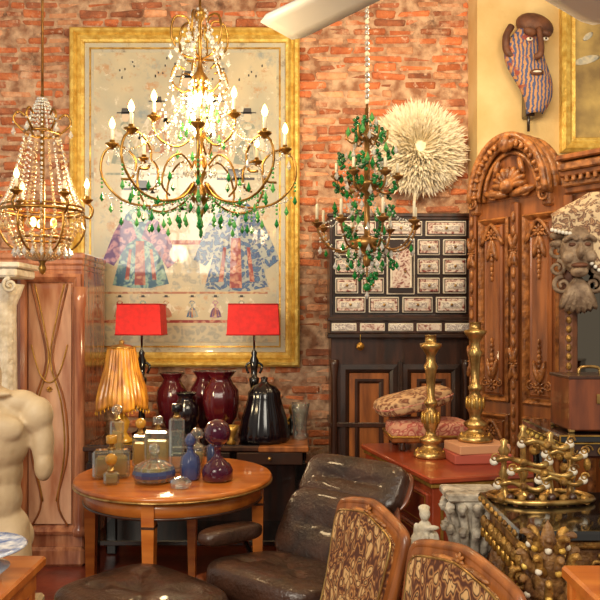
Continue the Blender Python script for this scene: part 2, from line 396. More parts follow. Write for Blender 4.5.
for i in range(5):
    b.box((.09+i*.177,-.035,1.455),(.155,.012,.05),BONE); b.box((.09+i*.177,-.04,1.455),(.14,.012,.038),TORT if i%2 else IVORY)
b.box((W/2,.18,1.505),(W+.03,.45,.025),EBONY,bv=.01)
b.box((W/2,.19,1.83),(W,.40,.63),EBONY); b.box((W/2,.18,2.155),(W+.03,.44,.025),DKW,bv=.008)
b.frame(0,1.515,W,2.145,[(0,0),(0,-.03),(.016,-.03),(.02,-.01)],DKW)
def dr(x0,z0,x1,z1,door=False):
    g=.022
    b.box(((x0+x1)/2,-.016,(z0+z1)/2),(x1-x0-g,.03,z1-z0-g),BONE,bv=.003)
    b.box(((x0+x1)/2,-.02,(z0+z1)/2),(x1-x0-g-.012,.03,z1-z0-g-.012),EBONY,bv=.003)
    b.box(((x0+x1)/2,-.023,(z0+z1)/2),(x1-x0-g-.022,.03,z1-z0-g-.022),TORT,bv=.003)
    b.box(((x0+x1)/2,-.026,(z0+z1)/2),((x1-x0)*.62,.03,(z1-z0)*.36),BONE,bv=.003)
    b.box(((x0+x1)/2,-.029,(z0+z1)/2),((x1-x0)*.55,.03,(z1-z0)*.26),IVORY,bv=.003)
    b.sph(((x0+x1)/2,-.05,(z0+z1)/2),.009,BRASS,8,6)
rows=[1.535,1.655,1.775,1.895,2.015,2.13]
for i in range(5):
    z0,z1=rows[i],rows[i+1]
    if i<1: 
        for k in range(4): dr(.025+k*.21,z0,.025+(k+1)*.21,z1)
    elif i<4:
        dr(.025,z0,.19,z1); dr(.19,z0,.35,z1); dr(.54,z0,.70,z1); dr(.70,z0,.865,z1)
    else:
        dr(.025,z0,.30,z1); dr(.30,z0,.59,z1); dr(.59,z0,.865,z1)
b.box((.445,-.018,1.835),(.175,.03,.35),BONE); b.box((.445,-.024,1.835),(.16,.03,.335),EBONY)
b.poly([(.385,1.70),(.505,1.70),(.505,1.90)]+[(.445+.06*math.cos(a),1.90+.06*math.sin(a)) for a in [PI*i/8 for i in range(9)]][1:],-.05,-.03,TORT)
for x in (.385,.505): b.lathe([(.012,0),(.008,.01),(.008,.19),(.013,.2)],BONE,(x,-.045,1.70),8)
b.sph((.47,-.055,1.8),.008,BRASS)
b.done((.185,4.53,0))
# ------------------------------------------------------------------ carved armoire
b=B('carved_armoire')
W=1.25; D=.40
b.box((W/2,D/2,1.12),(W,D-.02,2.24),WALN); b.box((W/2,D/2-.01,.07),(W+.02,D+.03,.14),WALN2,bv=.015)
for x0,x1 in ((.0,.28),(.30,.60),(.66,1.22)):
    for z0,z1 in ((.22,.95),(1.02,2.10)):
        m_=.035 if x1-x0<.4 else .07
        xa,xb=x0+m_,x1-m_; q=min(.07,(xb-xa)*.2)
        b.frame(xa,z0,xb,z1,[(0,.02),(0,-.012),(.010,-.024),(.022,-.012),(.032,.004),(.036,.01)],WALN2)
        b.frame(xa+q,z0+q,xb-q,z1-q,[(0,.012),(0,-.006),(.012,-.016),(.026,-.01)],WALN)
        b.box(((xa+xb)/2,-.0,(z0+z1)/2),(xb-xa-q*2.6,.03,z1-z0-q*2.6),WALN,bv=.012)
        cx=(xa+xb)/2; s=min(1,(xb-xa)/.38)
        for zz,sg in ((z1-.1,-1),(z0+.1,1)):
            b.rosette(cx,-.025,zz,.05*s+.01,WALN2)
            for d in (-1,1):
                b.scroll(cx+d*.085*s,-.022,zz+sg*.01,.045*s,WALN2,-d*sg,1.3,PI/2,.2)
                b.leaf(cx,-.02,zz+sg*.02,.14,.045*s+.005,(PI/2*sg)+d*.45*s,WALN2)
            for k in range(7): b.sph((cx,-.02,zz+sg*(.09+k*.028)),(.016-.0015*k,.014,.018),WALN2,8,5)
        b.tube([(xa+.03,-.02,z1-.16),(cx,-.028,z1-.04),(xb-.03,-.02,z1-.16)],.012,WALN2)
for x in (.0,.29,.62,1.23):
    b.box((x+.0,-.01,1.15),(.05,.03,2.05),WALN,bv=.006)
    for k in range(24):
        zz=.25+k*.08; b.sph((x,-.028,zz),(.014,.014,.034),WALN2,8,6); 
    for zz in (.6,1.25,1.9): 
        b.rosette(x,-.03,zz,.03,WALN2)
        for d in (-1,1):
            b.leaf(x,-.03,zz,.1,.026,PI/2+d*.25,WALN2); b.leaf(x,-.03,zz,.1,.026,-PI/2+d*.25,WALN2)
for i,(z,h,o) in enumerate(((2.20,.04,.02),(2.235,.045,.045),(2.28,.035,.07),(2.315,.045,.095),(2.36,.03,.11))):
    b.box(((.60+W)/2+o/2,D/2-o/2+.0,z),(W-.60+o,D+o,h),WALN2 if i%2 else WALN,bv=.008)
for k in range(16): b.box((.64+k*.04,-.055,2.255),(.02,.03,.035),WALN2)
def arch(cx,cz,rx,rz,n=24,a0=0,a1=PI): return [(cx+rx*math.cos(a0+(a1-a0)*i/n),cz+rz*math.sin(a0+(a1-a0)*i/n)) for i in range(n+1)]
AC=.26
b.poly(arch(AC,2.2,.225,.32),.0,.36,WALN)
for rx,rz,th,yy in ((.250,.36,.020,-.06),(.233,.335,.018,-.045),(.212,.305,.016,-.03),(.18,.265,.012,-.012),(.246,.355,.026,-.02),(.246,.355,.026,.06),(.246,.355,.026,.14)):
    b.tube([(x,yy,z) for x,z in arch(AC,2.2,rx,rz,20)],th,WALN2,8,1)
for k in range(19):
    a=PI*(k+.5)/19; b.sph((AC+.222*math.cos(a),-.06,2.2+.318*math.sin(a)),(.014,.018,.022),WALN2,8,5,(0,PI/2-a,0))
for s_ in (-1,1): b.box((AC+s_*.24,0.03,2.17),(.05,.14,.08),WALN2,bv=.015); b.scroll(AC+s_*.24,-.055,2.19,.036,WALN2,s_,1.4,PI/2,.25)
for k in range(9):
    a=PI*k/8; b.leaf(AC,-.03,2.27,.12,.042,a*.94+.1,WALN2,.03)
b.sph((AC,-.05,2.27),(.045,.04,.045),WALN2)
for d in (-1,1):
    b.scroll(AC+d*.11,-.03,2.24,.042,WALN2,d,1.5,PI/2,.25); b.leaf(AC,-.03,2.22,.18,.05,(0 if d>0 else PI)+d*.15,WALN2,.025)
    b.leaf(AC+d*.02,-.05,2.47,.11,.05,PI/2+d*.9,WALN2,.03); b.leaf(AC+d*.1,-.03,2.33,.11,.035,PI/2+d*.35,WALN2,.02)
b.sph((AC,-.07,2.51),(.036,.035,.05),WALN2)
b.done((1.058,4.37,0),math.radians(-50))
# ------------------------------------------------------------------ striped mask on wall
b=B('striped_tribal_mask')
def mk(u,v):
    a=(v-.5)*PI; z=u; w=.135*math.sin(PI*min(1,.12+u*.88))**.6*(.72+.5*u); cx=.045*math.sin(u*6.2+.6)
    return (cx+w*math.sin(a),-.085*math.cos(a)*math.sin(PI*min(1,.1+u*.85))**.5,.06+.62*z)
b.surf(mk,36,22,STRIPE,-.012)
b.sph((.02,-.02,.62),(.125,.075,.075),MASKW,24,12,(0,.35,0))
b.sph((-.03,-.085,.56),(.045,.03,.025),MASKW,12,8,(0,.35,0)); b.sph((.07,-.08,.55),(.04,.028,.022),MASKW,12,8,(0,.2,0))
b.tube([(.02,-.10,.58),(.03,-.12,.46),(.02,-.13,.40),(-.0,-.11,.39)],lambda t:.016+.008*t,MASKW,10)
b.tube([(-.13,-.02,.62),(-.165,-.03,.55),(-.16,-.03,.46),(-.11,-.04,.42),(-.09,-.05,.48)],.024,MASKW,10)
for x in (-.035,.065): b.sph((x,-.095,.51),(.022,.012,.012),BONE,10,6); b.sph((x,-.106,.51),.007,EBONY,8,6)
b.sph((.01,-.095,.30),(.045,.018,.02),MASKW,14,8); b.sph((.01,-.105,.30),(.03,.012,.008),BONE,12,6)
b.tube([(0,.04,.12),(.0,.04,-.04)],.01,EBONY,6,1); b.box((0,.045,.3),(.06,.086,.5),EBONY)
b.done((1.49,4.655,2.77),0)
# ------------------------------------------------------------------ framed picture on right wall
b=B('gilt_framed_picture')
b.frame(0,0,.95,1.25,[(0,.01),(0,-.04),(.02,-.06),(.05,-.05),(.07,-.03),(.09,-.035),(.1,-.012)],GOLDF)
b.box((.475,-.003,.625),(.9,.016,1.2),mat('gold_leaf_silk',(206,176,106),.5,.2,(140,116,74),5,coat=.2),bv=.001)
for i in range(14): b.leaf(.2+R()*.55,-.012,.2+R()*.8,U(.08,.2),U(.02,.06),U(0,6),pc[random.choice(['sage','grey','orange'])],.004)
b.done((1.71,4.74,2.6))
# ------------------------------------------------------------------ wardrobe left
b=B('rosewood_wardrobe')
b.box((.41,.25,.95),(.80,.48,1.72),PINKW,bv=.01); b.box((.41,.24,.06),(.82,.52,.12),PINKW,bv=.02)
for z,o in ((1.82,.0),(1.855,.01),(1.89,.02)): b.box((.41,.25-o/2,z),(.80+o,.48+o,.04),PINKW,bv=.01)
b.frame(.42,.2,.80,1.78,[(0,.02),(0,-.02),(.02,-.03),(.04,-.012),(.05,0)],PINKW)
b.frame(.02,.2,.39,1.78,[(0,.02),(0,-.02),(.02,-.03),(.04,-.012),(.05,0)],PINKW)
b.box((.61,-.0,.99),(.26,.012,1.46),mat('wardrobe_veneer',(222,176,142),.12,0,(168,108,78),2.5,(4,4,.8),coat=.9),bv=.002)
for sx in (.50,.72):
    d=1 if sx<.6 else -1
    b.tube([(sx,-.012,1.72),(sx+d*.05,-.012,1.5),(sx+d*.09,-.012,1.25),(sx+d*.02,-.012,1.0),(sx,-.012,.7),(sx+d*.06,-.012,.4),(sx,-.012,.25)],.006,WALN)
    b.tube([(sx+d*.02,-.012,1.72),(sx+d*.07,-.012,1.5),(sx+d*.105,-.012,1.25),(sx+d*.04,-.012,1.0),(sx+d*.02,-.012,.7),(sx+d*.07,-.012,.4)],.004,GOLD)
b.tube([(.5,-.015,1.35),(.55,-.015,1.18),(.61,-.015,1.12),(.67,-.015,1.18),(.72,-.015,1.35)],.004,GOLD)
b.rosette(.61,-.015,1.08,.02,GOLD)
b.lathe([(.045,0),(.045,.04),(.03,.06),(.034,.1),(.03,1.35),(.04,1.4),(.045,1.5)],PINKW,(.80,-.03,.2),16)
b.done((-2.13,4.38,0))
b=B('white_marble_column')
b.box((0,0,.04),(.26,.26,.08),WHITE,bv=.01); b.lathe([(.11,0),(.115,.03),(.1,.06),(.085,.08),(.09,.1),(.078,1.5),(.085,1.52),(.1,1.56),(.12,1.62)],WHITE,(0,0,.08),48,fl=(16,.03))
b.box((0,0,1.76),(.28,.28,.05),WHITE,bv=.01); b.box((0,0,1.80),(.32,.32,.03),WHITE,bv=.008)
for sx in(-1,1): b.scroll(sx*.1,-.13,1.69,.04,WHITE,sx,1.5,PI/2,.3)
b.done((-1.68,4.05,0))
# ------------------------------------------------------------------ black console + objects
b=B('black_console_table')
b.box((.655,.25,.755),(1.31,.52,.03),DKW,bv=.006); b.box((.655,.25,.70),(1.26,.46,.09),BLACKL)
b.box((1.16,.24,.754),(.29,.515,.034),WALN,bv=.006)
for x in (.05,1.26):
    for y in (.03,.47): b.box((x,y,.34),(.07,.07,.68),BLACKL,bv=.01)
b.box((.655,.25,.2),(1.25,.44,.03),BLACKL); b.box((.655,.46,.42),(1.2,.02,.5),DKW)
for i in range(3): b.box((.24+i*.42,-.0,.70),(.38,.03,.07),EBONY); b.sph((.24+i*.42,-.02,.70),.012,BRASS)
b.box((.52,.25,.7715),(1.0,.46,.003),BLACKL)
b.done((-1.255,4.16,0))
CT=.773
TRIM=mat('shade_trim',(170,16,14),.6)
def redlamp(x,y,shw):
    b=B('red_shade_table_lamp'); z0=.34
    b.lathe([(.06,0),(.065,.015),(.03,.03),(.018,.06),(.022,.12),(.014,.2),(.02,.28),(.03,.33),(.034,z0+.02),(.018,z0+.03),(.022,z0+.08),(.03,z0+.13),(.016,z0+.16),(.02,z0+.18),(.007,z0+.2),(.007,.66)],BLACKL,(0,0,0),16)
    for d in (-1,1): b.tube([(.0,0,z0+.13),(d*.05,0,z0+.10),(d*.035,0,z0+.05)],.008,BLACKL)
    z1,z2=.635,.825; w1,w2=shw/2,shw/2-.01; t=.75
    vs=[(-w1,-w1*t,z1),(w1,-w1*t,z1),(w1,w1*t,z1),(-w1,w1*t,z1),(-w2,-w2*t,z2),(w2,-w2*t,z2),(w2,w2*t,z2),(-w2,w2*t,z2)]
    b.add(vs,[(0,1,5,4),(1,2,6,5),(2,3,7,6),(3,0,4,7)],REDSH,False)
    for zz,w in ((z1,w1),(z2,w2)):
        c=[(-w,-w*t,zz),(w,-w*t,zz),(w,w*t,zz),(-w,w*t,zz)]
        for i in range(4): b.tube([c[i],c[(i+1)%4]],.004,TRIM,6,1)
    b.tube([(-w2,0,z2-.02),(w2,0,z2-.02)],.003,BRASS,6,1); b.lathe([(.0,.66),(.02,.68),(.028,.72),(.015,.77),(0,.78)],WAX,(0,0,0),12)
    return b.done((x,y,CT-.008 if False else CT),0)
redlamp(-1.0,4.55,.285)
redlamp(-.29,4.55,.325)
b=B('amber_bell_shade_lamp')
b.lathe([(.075,0),(.08,.012),(.05,.03),(.03,.06),(.045,.10),(.05,.13),(.025,.17),(.014,.2),(.012,.5)],AMB,(0,0,0),28,fl=(8,.05))
def sh(u,v):
    a=2*PI*u; prof_=[(.0,.085),(.15,.095),(.35,.105),(.6,.13),(.85,.155),(1,.158)]
    for i in range(5):
        if prof_[i][0]<=v<=prof_[i+1][0]:
            t=(v-prof_[i][0])/(prof_[i+1][0]-prof_[i][0]); r=prof_[i][1]*(1-t)+prof_[i+1][1]*t
    r*=1+.025*math.cos(30*a)+.07*math.cos(5*a+.5)*v+.03*math.sin(9*a+v*6)
    z=.60-.36*v-(.04*abs(math.cos(2.5*a)) if v>.7 else 0)*(v-.7)*3.3
    return (r*math.cos(a),-r*math.sin(a),z)
b.surf(sh,180,20,AMBP,.003); b.lathe([(.09,.595),(.06,.612),(.015,.62),(.018,.64),(0,.65)],BRASS,(0,0,0),16)
for k in range(40):
    a=2*PI*k/40; r=.16*(1+.07*math.cos(5*a-.5)); b.drop((r*math.cos(a),r*math.sin(a),.245-.04*abs(math.cos(2.5*a))),.005,.03,AMB,4)
b.done((-1.065,4.30,CT),scale=.94)
def vase(name,prof,m,x,y,z,seg=32,fl=None,extra=None):
    b=B(name); b.lathe(prof,m,(0,0,0),seg,fl=fl)
    if extra: extra(b)
    return b.done((x,y,z))
vase('black_fluted_glass_bell',[(.140,0),(.15,.02),(.145,.06),(.13,.14),(.112,.2),(.095,.26),(.095,.29),(.065,.33),(.03,.345),(.018,.36),(.022,.38),(0,.39)],BLKG,-.215,4.33,CT,48,(14,.04))
urn=[(.045,0),(.05,.01),(.03,.03),(.035,.05),(.08,.12),(.095,.19),(.09,.25),(.06,.29),(.05,.31),(.075,.34),(.08,.345),(.05,.33),(.045,.29),(.08,.22),(.0,.06)]
vase('burgundy_glass_urn',[(r*1.0,z*1.15) for r,z in urn],BURG,-.80,4.50,CT,fl=(12,.04))
vase('burgundy_glass_urn',[(r*.95,z*1.18) for r,z in urn],BURG,-.60,4.53,CT,fl=(12,.04))
vase('dark_glass_urn',[(r*1.12,z*1.22) for r,z in urn],BURG,-.475,4.32,CT,fl=(10,.05))
vase('burgundy_glass_urn',[(r*.8,z*.85) for r,z in urn],BLKG,-.68,4.30,CT,fl=(12,.04))
vase('clear_glass_vase',[(.04,0),(.045,.01),(.04,.08),(.05,.16),(.06,.22),(.055,.22),(.045,.16),(0,.02)],CLR,.0,4.40,CT)
def fb(b):
    b.lathe([(.015,.13),(.02,.15),(.022,.17),(.012,.19),(0,.195)],GOLD,(0,0,0),12)
    for d in(-1,1): b.tube([(0,0,.12),(d*.035,-.01,.09),(d*.02,-.03,.07)],.008,GOLD)
vase('gilt_black_figurine',[(.04,0),(.04,.02),(.025,.03),(.03,.07),(.024,.1),(.012,.13)],BLACKL,-.05,4.57,CT,extra=fb)
vase('small_gold_cup',[(.02,0),(.03,.01),(.012,.03),(.03,.07),(.045,.11),(.04,.11),(.0,.04)],GOLD,-.40,4.205,CT)
# ------------------------------------------------------------------ round table
b=B('round_wooden_table')
b.lathe([(.0,.722),(.455,.722),(.47,.73),(.474,.738),(.468,.748),(.46,.75),(0,.75)],OAKT,(0,0,0),72)
b.lathe([(.465,.718),(.476,.722),(.476,.728),(.465,.732)],BRASS,(0,0,0),72)
b.lathe([(.40,.64),(.425,.64),(.425,.722),(.40,.722)],OAKT,(0,0,0),64)
b.lathe([(.426,.64),(.430,.643),(.430,.65),(.426,.652)],DKW,(0,0,0),64)
for a in (PI,-PI*.53,PI*.48,0):
    x,y=.405*math.cos(a),.405*math.sin(a)
    T0=b.T; b.T=Matrix.Translation((x,y,0))@Matrix.Rotation(a,4,'Z')
    vs=[];w=[(.016,0),(.028,.64),(.028,.735)]
    for h,z in w: vs+=[(-h,-h,z),(h,-h,z),(h,h,z),(-h,h,z)]
    fs=[(3,2,1,0),(8,9,10,11)]+[(i*4+j,i*4+(j+1)%4,i*4+4+(j+1)%4,i*4+4+j) for i in range(2) for j in range(4)]
    b.add(vs,fs,OAKT,False); b.box((0,0,.61),(.06,.06,.012),DKW); b.box((0,0,.05),(.046,.046,.1),BRASS)
    b.T=T0
b.done((-.61,3.5,0))
TT=.7505
def sq(name,x,y,w,d,h,liq,cap,rz=0,capm=None,neck=.012):
    b=B(name)
    b.box((0,0,h/2),(w,d,h),CLR,bv=.012); b.box((0,0,h*.42),(w*.86,d*.8,h*.7),liq,bv=.01)
    b.lathe([(neck*1.6,h-.002),(neck*1.6,h+.01),(neck,h+.012),(neck,h+.03)],BRASS,(0,0,0),14)
    b.lathe(cap,capm or CLR,(0,0,h+.028),16); return b.done((x,y,TT),rz)
ball=[(.01,0),(.02,.006),(.028,.022),(.026,.038),(.014,.05),(0,.054)]
flatc=[(.022,0),(.026,.004),(.026,.035),(.02,.04),(0,.04)]
sq('square_perfume_bottle',-.895,3.42,.17,.075,.135,PERF,flatc,.15,AMB)
sq('rectangular_perfume_bottle',-.71,3.60,.13,.06,.20,PERF,flatc,-.1,CLR)
sq('tall_perfume_bottle',-.605,3.54,.075,.05,.27,CLR,flatc,.1,BLKG)
sq('small_perfume_bottle',-.81,3.66,.08,.05,.17,AMB,ball,0,AMB)
sq('small_perfume_bottle',-.86,3.28,.07,.045,.06,PERF,ball,.3,AMB)
sq('tall_perfume_bottle',-.93,3.66,.07,.05,.24,PERF,ball,.2,CLR)
b=B('cut_glass_decanter')
b.lathe([(.06,0),(.085,.012),(.095,.04),(.085,.075),(.05,.095),(.02,.105),(.018,.125),(.028,.13)],CLR,(0,0,0),32,fl=(16,.05),sm=False)
b.lathe([(.05,.006),(.078,.02),(.085,.04),(.07,.065),(0,.07)],PERF,(0,0,0),20); b.sph((0,0,.155),.028,CLR,8,5)
b.lathe([(.097,.03),(.1,.045),(.095,.06)],BLUG,(0,0,0),16,sm=False)
b.done((-.675,3.33,TT))
b=B('purple_glass_decanter')
b.lathe([(.05,0),(.07,.008),(.072,.05),(.06,.075),(.03,.10),(.016,.12),(.016,.155),(.03,.165)],PURP,(0,0,0),32)
b.lathe([(.02,.0),(.064,.012),(.066,.05),(0,.07)],CLR,(0,0,0),20); b.sph((0,0,.225),.062,PURP,24,16); b.done((-.385,3.36,TT))
b=B('blue_glass_bottle')
b.lathe([(.035,0),(.045,.008),(.047,.07),(.04,.11),(.018,.13),(.014,.15),(.02,.155)],BLUG,(0,0,0),24,fl=(8,.05)); b.lathe([(.012,.155),(.026,.17),(.028,.19),(.012,.215),(0,.22)],BLUG,(0,0,0),12); b.done((-.515,3.38,TT))
b=B('round_perfume_bottle')
b.lathe([(.03,0),(.04,.006),(.045,.09),(.03,.12),(.012,.13),(.012,.15),(.03,.155),(.035,.18),(.02,.20),(0,.205)],CLR,(0,0,0),24); b.lathe([(.0,.008),(.036,.012),(.04,.08),(0,.085)],PERF,(0,0,0),20); b.done((-.52,3.64,TT))
b=B('blue_glass_bottle')
b.lathe([(.03,0),(.035,.006),(.035,.12),(.012,.14),(.012,.16),(.022,.165),(.022,.2),(0,.205)],BLUG,(0,0,0),20); b.done((-.43,3.58,TT))
b=B('glass_paperweight'); b.lathe([(.03,0),(.045,.008),(.05,.03),(.03,.05),(0,.055)],CLR,(0,0,0),10,sm=False); b.done((-.53,3.2,TT))
# ------------------------------------------------------------------ red chest
b=B('red_lacquer_chest')
L_,Wd,H=.86,.55,.84
b.box((L_/2,Wd/2,H/2),(L_-.03,Wd-.03,H-.06),REDL); b.box((L_/2,Wd/2,H-.0125),(L_+.01,Wd+.01,.025),REDL,bv=.006)
b.box((L_/2,Wd/2,H-.035),(L_-.01,Wd-.01,.02),GOLD); b.box((L_/2,Wd/2,.05),(L_,Wd,.1),EBONY,bv=.01)
for i in range(4):
    z=.2+i*.165
    for k in range(2 if i>1 else 1):
        w=.38 if i>1 else .79; x=L_/2 if i<=1 else .235+k*.40
        b.box((x,.012,z),(w,.03,.145),REDL,bv=.008); b.frame(x-w/2+.015,z-.058,x+w/2-.015,z+.058,[(0,-.002),(0,-.006),(.004,-.006),(.004,-.002)],GOLD)
        for d in ((-.1,.1) if w>.5 else (0,)):
            b.sph((x+d,-.012,z+.015),.01,BRASS); b.tube([(x+d-.03,-.01,z+.01),(x+d-.025,-.022,z-.02),(x+d+.025,-.022,z-.02),(x+d+.03,-.01,z+.01)],.004,BRASS)
T0=b.T; b.T=Matrix.Translation((L_-.015,0,0))@Matrix.Rotation(PI/2,4,'Z')
b.frame(.05,.14,.50,.76,[(0,0),(0,-.006),(.012,-.006),(.012,0)],GOLD)
b.rosette(.275,-.004,.45,.08,GOLD,10)
for d in (-1,1):
    b.scroll(.275+d*.12,-.004,.55,.05,GOLD,d,1.4,0,.1); b.scroll(.275+d*.12,-.004,.35,.05,GOLD,-d,1.4,0,.1)
b.T=T0
b.done((.33,3.83,0),math.atan2(-.97,.25))
CH=.8405
def candlestick(x,y,z,H):
    b=B('brass_candlestick'); k=H/.59
    p=[(.075,0),(.08,.012),(.07,.03),(.045,.045),(.03,.06),(.05,.075),(.052,.09),(.028,.105),(.022,.125),(.034,.15),(.04,.19),(.03,.225),(.018,.24),(.03,.255),(.032,.27),(.018,.285),(.02,.36),(.026,.42),(.034,.44),(.022,.46),(.02,.49),(.036,.52),(.048,.535),(.05,.55),(.026,.556),(.024,.59),(.03,.592),(.0,.588)]
    b.lathe([(r*1.05,zz*k) for r,zz in p],BRASS,(0,0,0),28)
    for i in range(10):
        a=i*PI/5; b.sph((.04*math.cos(a),.04*math.sin(a),.19*k),(.008,.008,.03),GOLD,6,5)
        b.sph((.066*math.cos(a),.066*math.sin(a),.03*k),.01,GOLD,6,5)
    b.done((x,y,z))
candlestick(.63,3.47,CH,.585)
b=B('stack_of_books')
b.box((0,0,.022),(.27,.19,.044),BOOKR); b.box((.004,0,.022),(.268,.182,.034),PAPER)
b.box((0,.0,.065),(.25,.18,.042),BOOKT,(0,0,.12)); b.box((.004,0,.065),(.25,.172,.032),PAPER,(0,0,.12)); b.done((.83,3.385,CH),.1)
candlestick(.83,3.41,CH+.0875,.56)
b=B('tapestry_footstool')
for sx in(-1,1):
    for sy in(-1,1): b.lathe([(.012,0),(.02,.01),(.014,.03),(.02,.05)],DKW,(sx*.15,sy*.1,0),10)
b.box((0,0,.06),(.42,.27,.03),WALN,bv=.01); b.sph((0,0,.10),(.21,.135,.05),TAPE,32,16,e=.45)
b.tube([(-.21,-.135,.075),(.21,-.135,.075),(.21,.135,.075),(-.21,.135,.075)],.007,GOLD,6,1,closed=True)
b.done((.66,3.73,CH),.05)
b=B('tapestry_cushion'); b.sph((0,0,.055),(.20,.15,.05),TAPB,32,16,e=.55); b.sph((0,0,.055),(.204,.154,.012),TAPE,32,6,e=.5)
o=b.done((.60,3.76,CH+.185),.1); o.rotation_euler=(0,-.22,.1)
# ------------------------------------------------------------------ lounge chair
tf=[(-.45,-.4),(.45,-.4),(-.45,.4),(.45,.4),(0,0)]
def shell(c,w,h,rx,depth,m=PLY,bow=.05):
    M=Matrix.Translation(c)@Matrix.Rotation(rx,4,'X'); T0=b.T; b.T=T0@M
    def fn(u,v):
        x=(u-.5)*2; y=(v-.5)*2; k=(1-.12*abs(y)**3)
        return (x*w/2*k,y*h/2*(1-.08*abs(x)**3),-depth+bow*abs(x)**2.2)
    b.surf(fn,16,12,m,-.012); b.T=T0
b=B('leather_lounge_chair')
shell((0,0,.40),.64,.52,-.18,.04,bow=.08); 
b.sph((0,.0,.46),(.29,.25,.08),LEATH,64,32,(-.15,0,0),.5,tf,.3,.11)
rx=1.0
shell((0,.32,.59),.60,.34,rx,.05); b.sph((0,.30,.60),(.27,.165,.06),LEATH,64,32,(rx,0,0),.42,[(-.5,0),(0,0),(.5,0)],.35,.14)
shell((0,.46,.77),.58,.20,rx-.05,.05); b.sph((0,.445,.775),(.265,.115,.06),LEATH,64,32,(rx-.05,0,0),.42,[(-.5,0),(0,0),(.5,0)],.35,.18)
for s_ in (-1,1):
    b.sph((s_*.345,.03,.585),(.058,.17,.038),LEATH,32,12,(-.08,0,0),.6)
    b.tube([(s_*.33,.08,.57),(s_*.34,.14,.48),(s_*.29,.12,.40)],.014,BLACKL)
    b.tube([(s_*.14,.27,.42),(s_*.14,.43,.58),(s_*.14,.53,.78)],.012,METAL)
b.lathe([(.05,.08),(.03,.1),(.028,.33),(.12,.36)],BLACKL,(0,.02,0),16)
for k in range(5):
    a=k*2*PI/5+.3; b.tube([(0,.02,.10),(.14*math.cos(a),.02+.14*math.sin(a),.06),(.26*math.cos(a),.02+.26*math.sin(a),.02)],lambda t:.02-.008*t,METAL); b.lathe([(.016,0),(.016,.02)],BLACKL,(.26*math.cos(a),.02+.26*math.sin(a),0),10)
b.done((-.05,2.84,0),math.radians(-40))
b=B('leather_ottoman')
shell((0,0,.42),.62,.50,0,.035,bow=.07); b.sph((0,0,.465),(.29,.235,.075),LEATH,64,32,(0,0,0),.45,tf,.3,.11)
b.lathe([(.05,.08),(.03,.1),(.028,.34),(.12,.385)],BLACKL,(0,0,0),16)
for k in range(4):
    a=k*PI/2+.4; b.tube([(0,0,.10),(.12*math.cos(a),.12*math.sin(a),.06),(.22*math.cos(a),.22*math.sin(a),.02)],lambda t:.02-.008*t,METAL); b.lathe([(.016,0),(.016,.02)],BLACKL,(.22*math.cos(a),.22*math.sin(a),0),10)
b.done((-.575,2.60,0),math.radians(-42))
# ------------------------------------------------------------------ paisley chairs
def uchair(x,y,rz,k=1):
    b=B('paisley_upholstered_chair')
    for sx in(-1,1):
        b.tube([(sx*.18,-.2,0),(sx*.19,-.20,.2),(sx*.195,-.18,.42)],lambda t:.016+.010*t,WALN)
        b.tube([(sx*.18,.26,0),(sx*.18,.2,.25),(sx*.19,.19,.45)],.018,WALN)
    b.box((0,0,.42),(.43,.44,.06),WALN,bv=.01); b.sph((0,0,.465),(.21,.215,.045),PAIS,32,14,e=.5)
    T0=b.T; b.T=Matrix.Translation((0,.2,.43))@Matrix.Rotation(-.22,4,'X')
    out=[(-.17,0),(.17,0),(.195,.22),(.215,.40),(.21,.455),(.17,.475),(.10,.49),(0,.505),(-.10,.49),(-.17,.475),(-.21,.455),(-.215,.40),(-.195,.22)]
    b.poly(out,-.012,.02,WALN)
    inn=[(xx*.86,.04+(zz)*.86) for xx,zz in out]; b.poly(inn,-.03,.034,PAIS)
    b.tube([(xx,0,zz) for xx,zz in out],.015,WALN,8,3,closed=True); b.tube([(xx,-.028,zz) for xx,zz in inn],.004,BRASS,6,2,closed=True); b.tube([(xx,.03,zz) for xx,zz in inn],.004,BRASS,6,2,closed=True)
    for sx in(-1,1): b.leaf(0,-.012,.475,.12,.02,(0 if sx>0 else PI)-sx*.1,WALN2,.014)
    b.rosette(0,-.018,.48,.022,WALN2)
    b.T=T0
    b.done((x,y,0),rz)
uchair(-.055,2.14,math.radians(-68))
uchair(.13,1.665,math.radians(-66))
# ------------------------------------------------------------------ stone pieces on stand
b=B('dark_plant_stand')
b.box((0,0,.605),(.36,.28,.03),DKW,bv=.008)
for sx in(-1,1):
    for sy in(-1,1): b.tube([(sx*.15,sy*.11,.6),(sx*.155,sy*.12,.3),(sx*.15,sy*.11,0)],.018,DKW)
b.box((0,0,.2),(.30,.22,.02),DKW); b.done((.57,2.68,0))
b=B('carved_stone_capital')
b.box((0,0,.235),(.20,.17,.03),GREYS,bv=.006); b.lathe([(.06,0),(.065,.02),(.055,.04),(.06,.12),(.08,.2),(.09,.22)],GREYS,(0,0,0),20)
for k in range(12):
    a=k*PI/6; c,s_=math.cos(a),math.sin(a)
    b.tube([(.06*c,.06*s_,.03),(.075*c,.075*s_,.09),(.1*c,.1*s_,.12),(.095*c,.095*s_,.10)],lambda t:.018-.006*t,GREYS)
    b.tube([(.065*c,.065*s_,.1),(.08*c,.08*s_,.16),(.11*c,.11*s_,.2),(.1*c,.1*s_,.175)],lambda t:.016-.006*t,GREYS)
    b.sph((.098*c,.098*s_,.2),.018,GREYS,8,6)
b.done((.635,2.68,.6205))
b=B('white_stone_figurine')
for c,r in (((0,0,.02),(.05,.04,.02)),((0,0,.06),(.032,.026,.04)),((0,0,.10),(.026,.022,.03)),((0,-.004,.15),(.018,.018,.023)),((0,0,.125),(.008,.008,.015)),((-.034,-.01,.06),(.014,.016,.03)),((.034,0,.06),(.014,.016,.035)),((.02,-.02,.11),(.026,.009,.009)),((-.028,-.01,.10),(.010,.010,.026)),((0,.01,.165),(.02,.014,.012))): b.sph(c,r,WHITE,12,8)
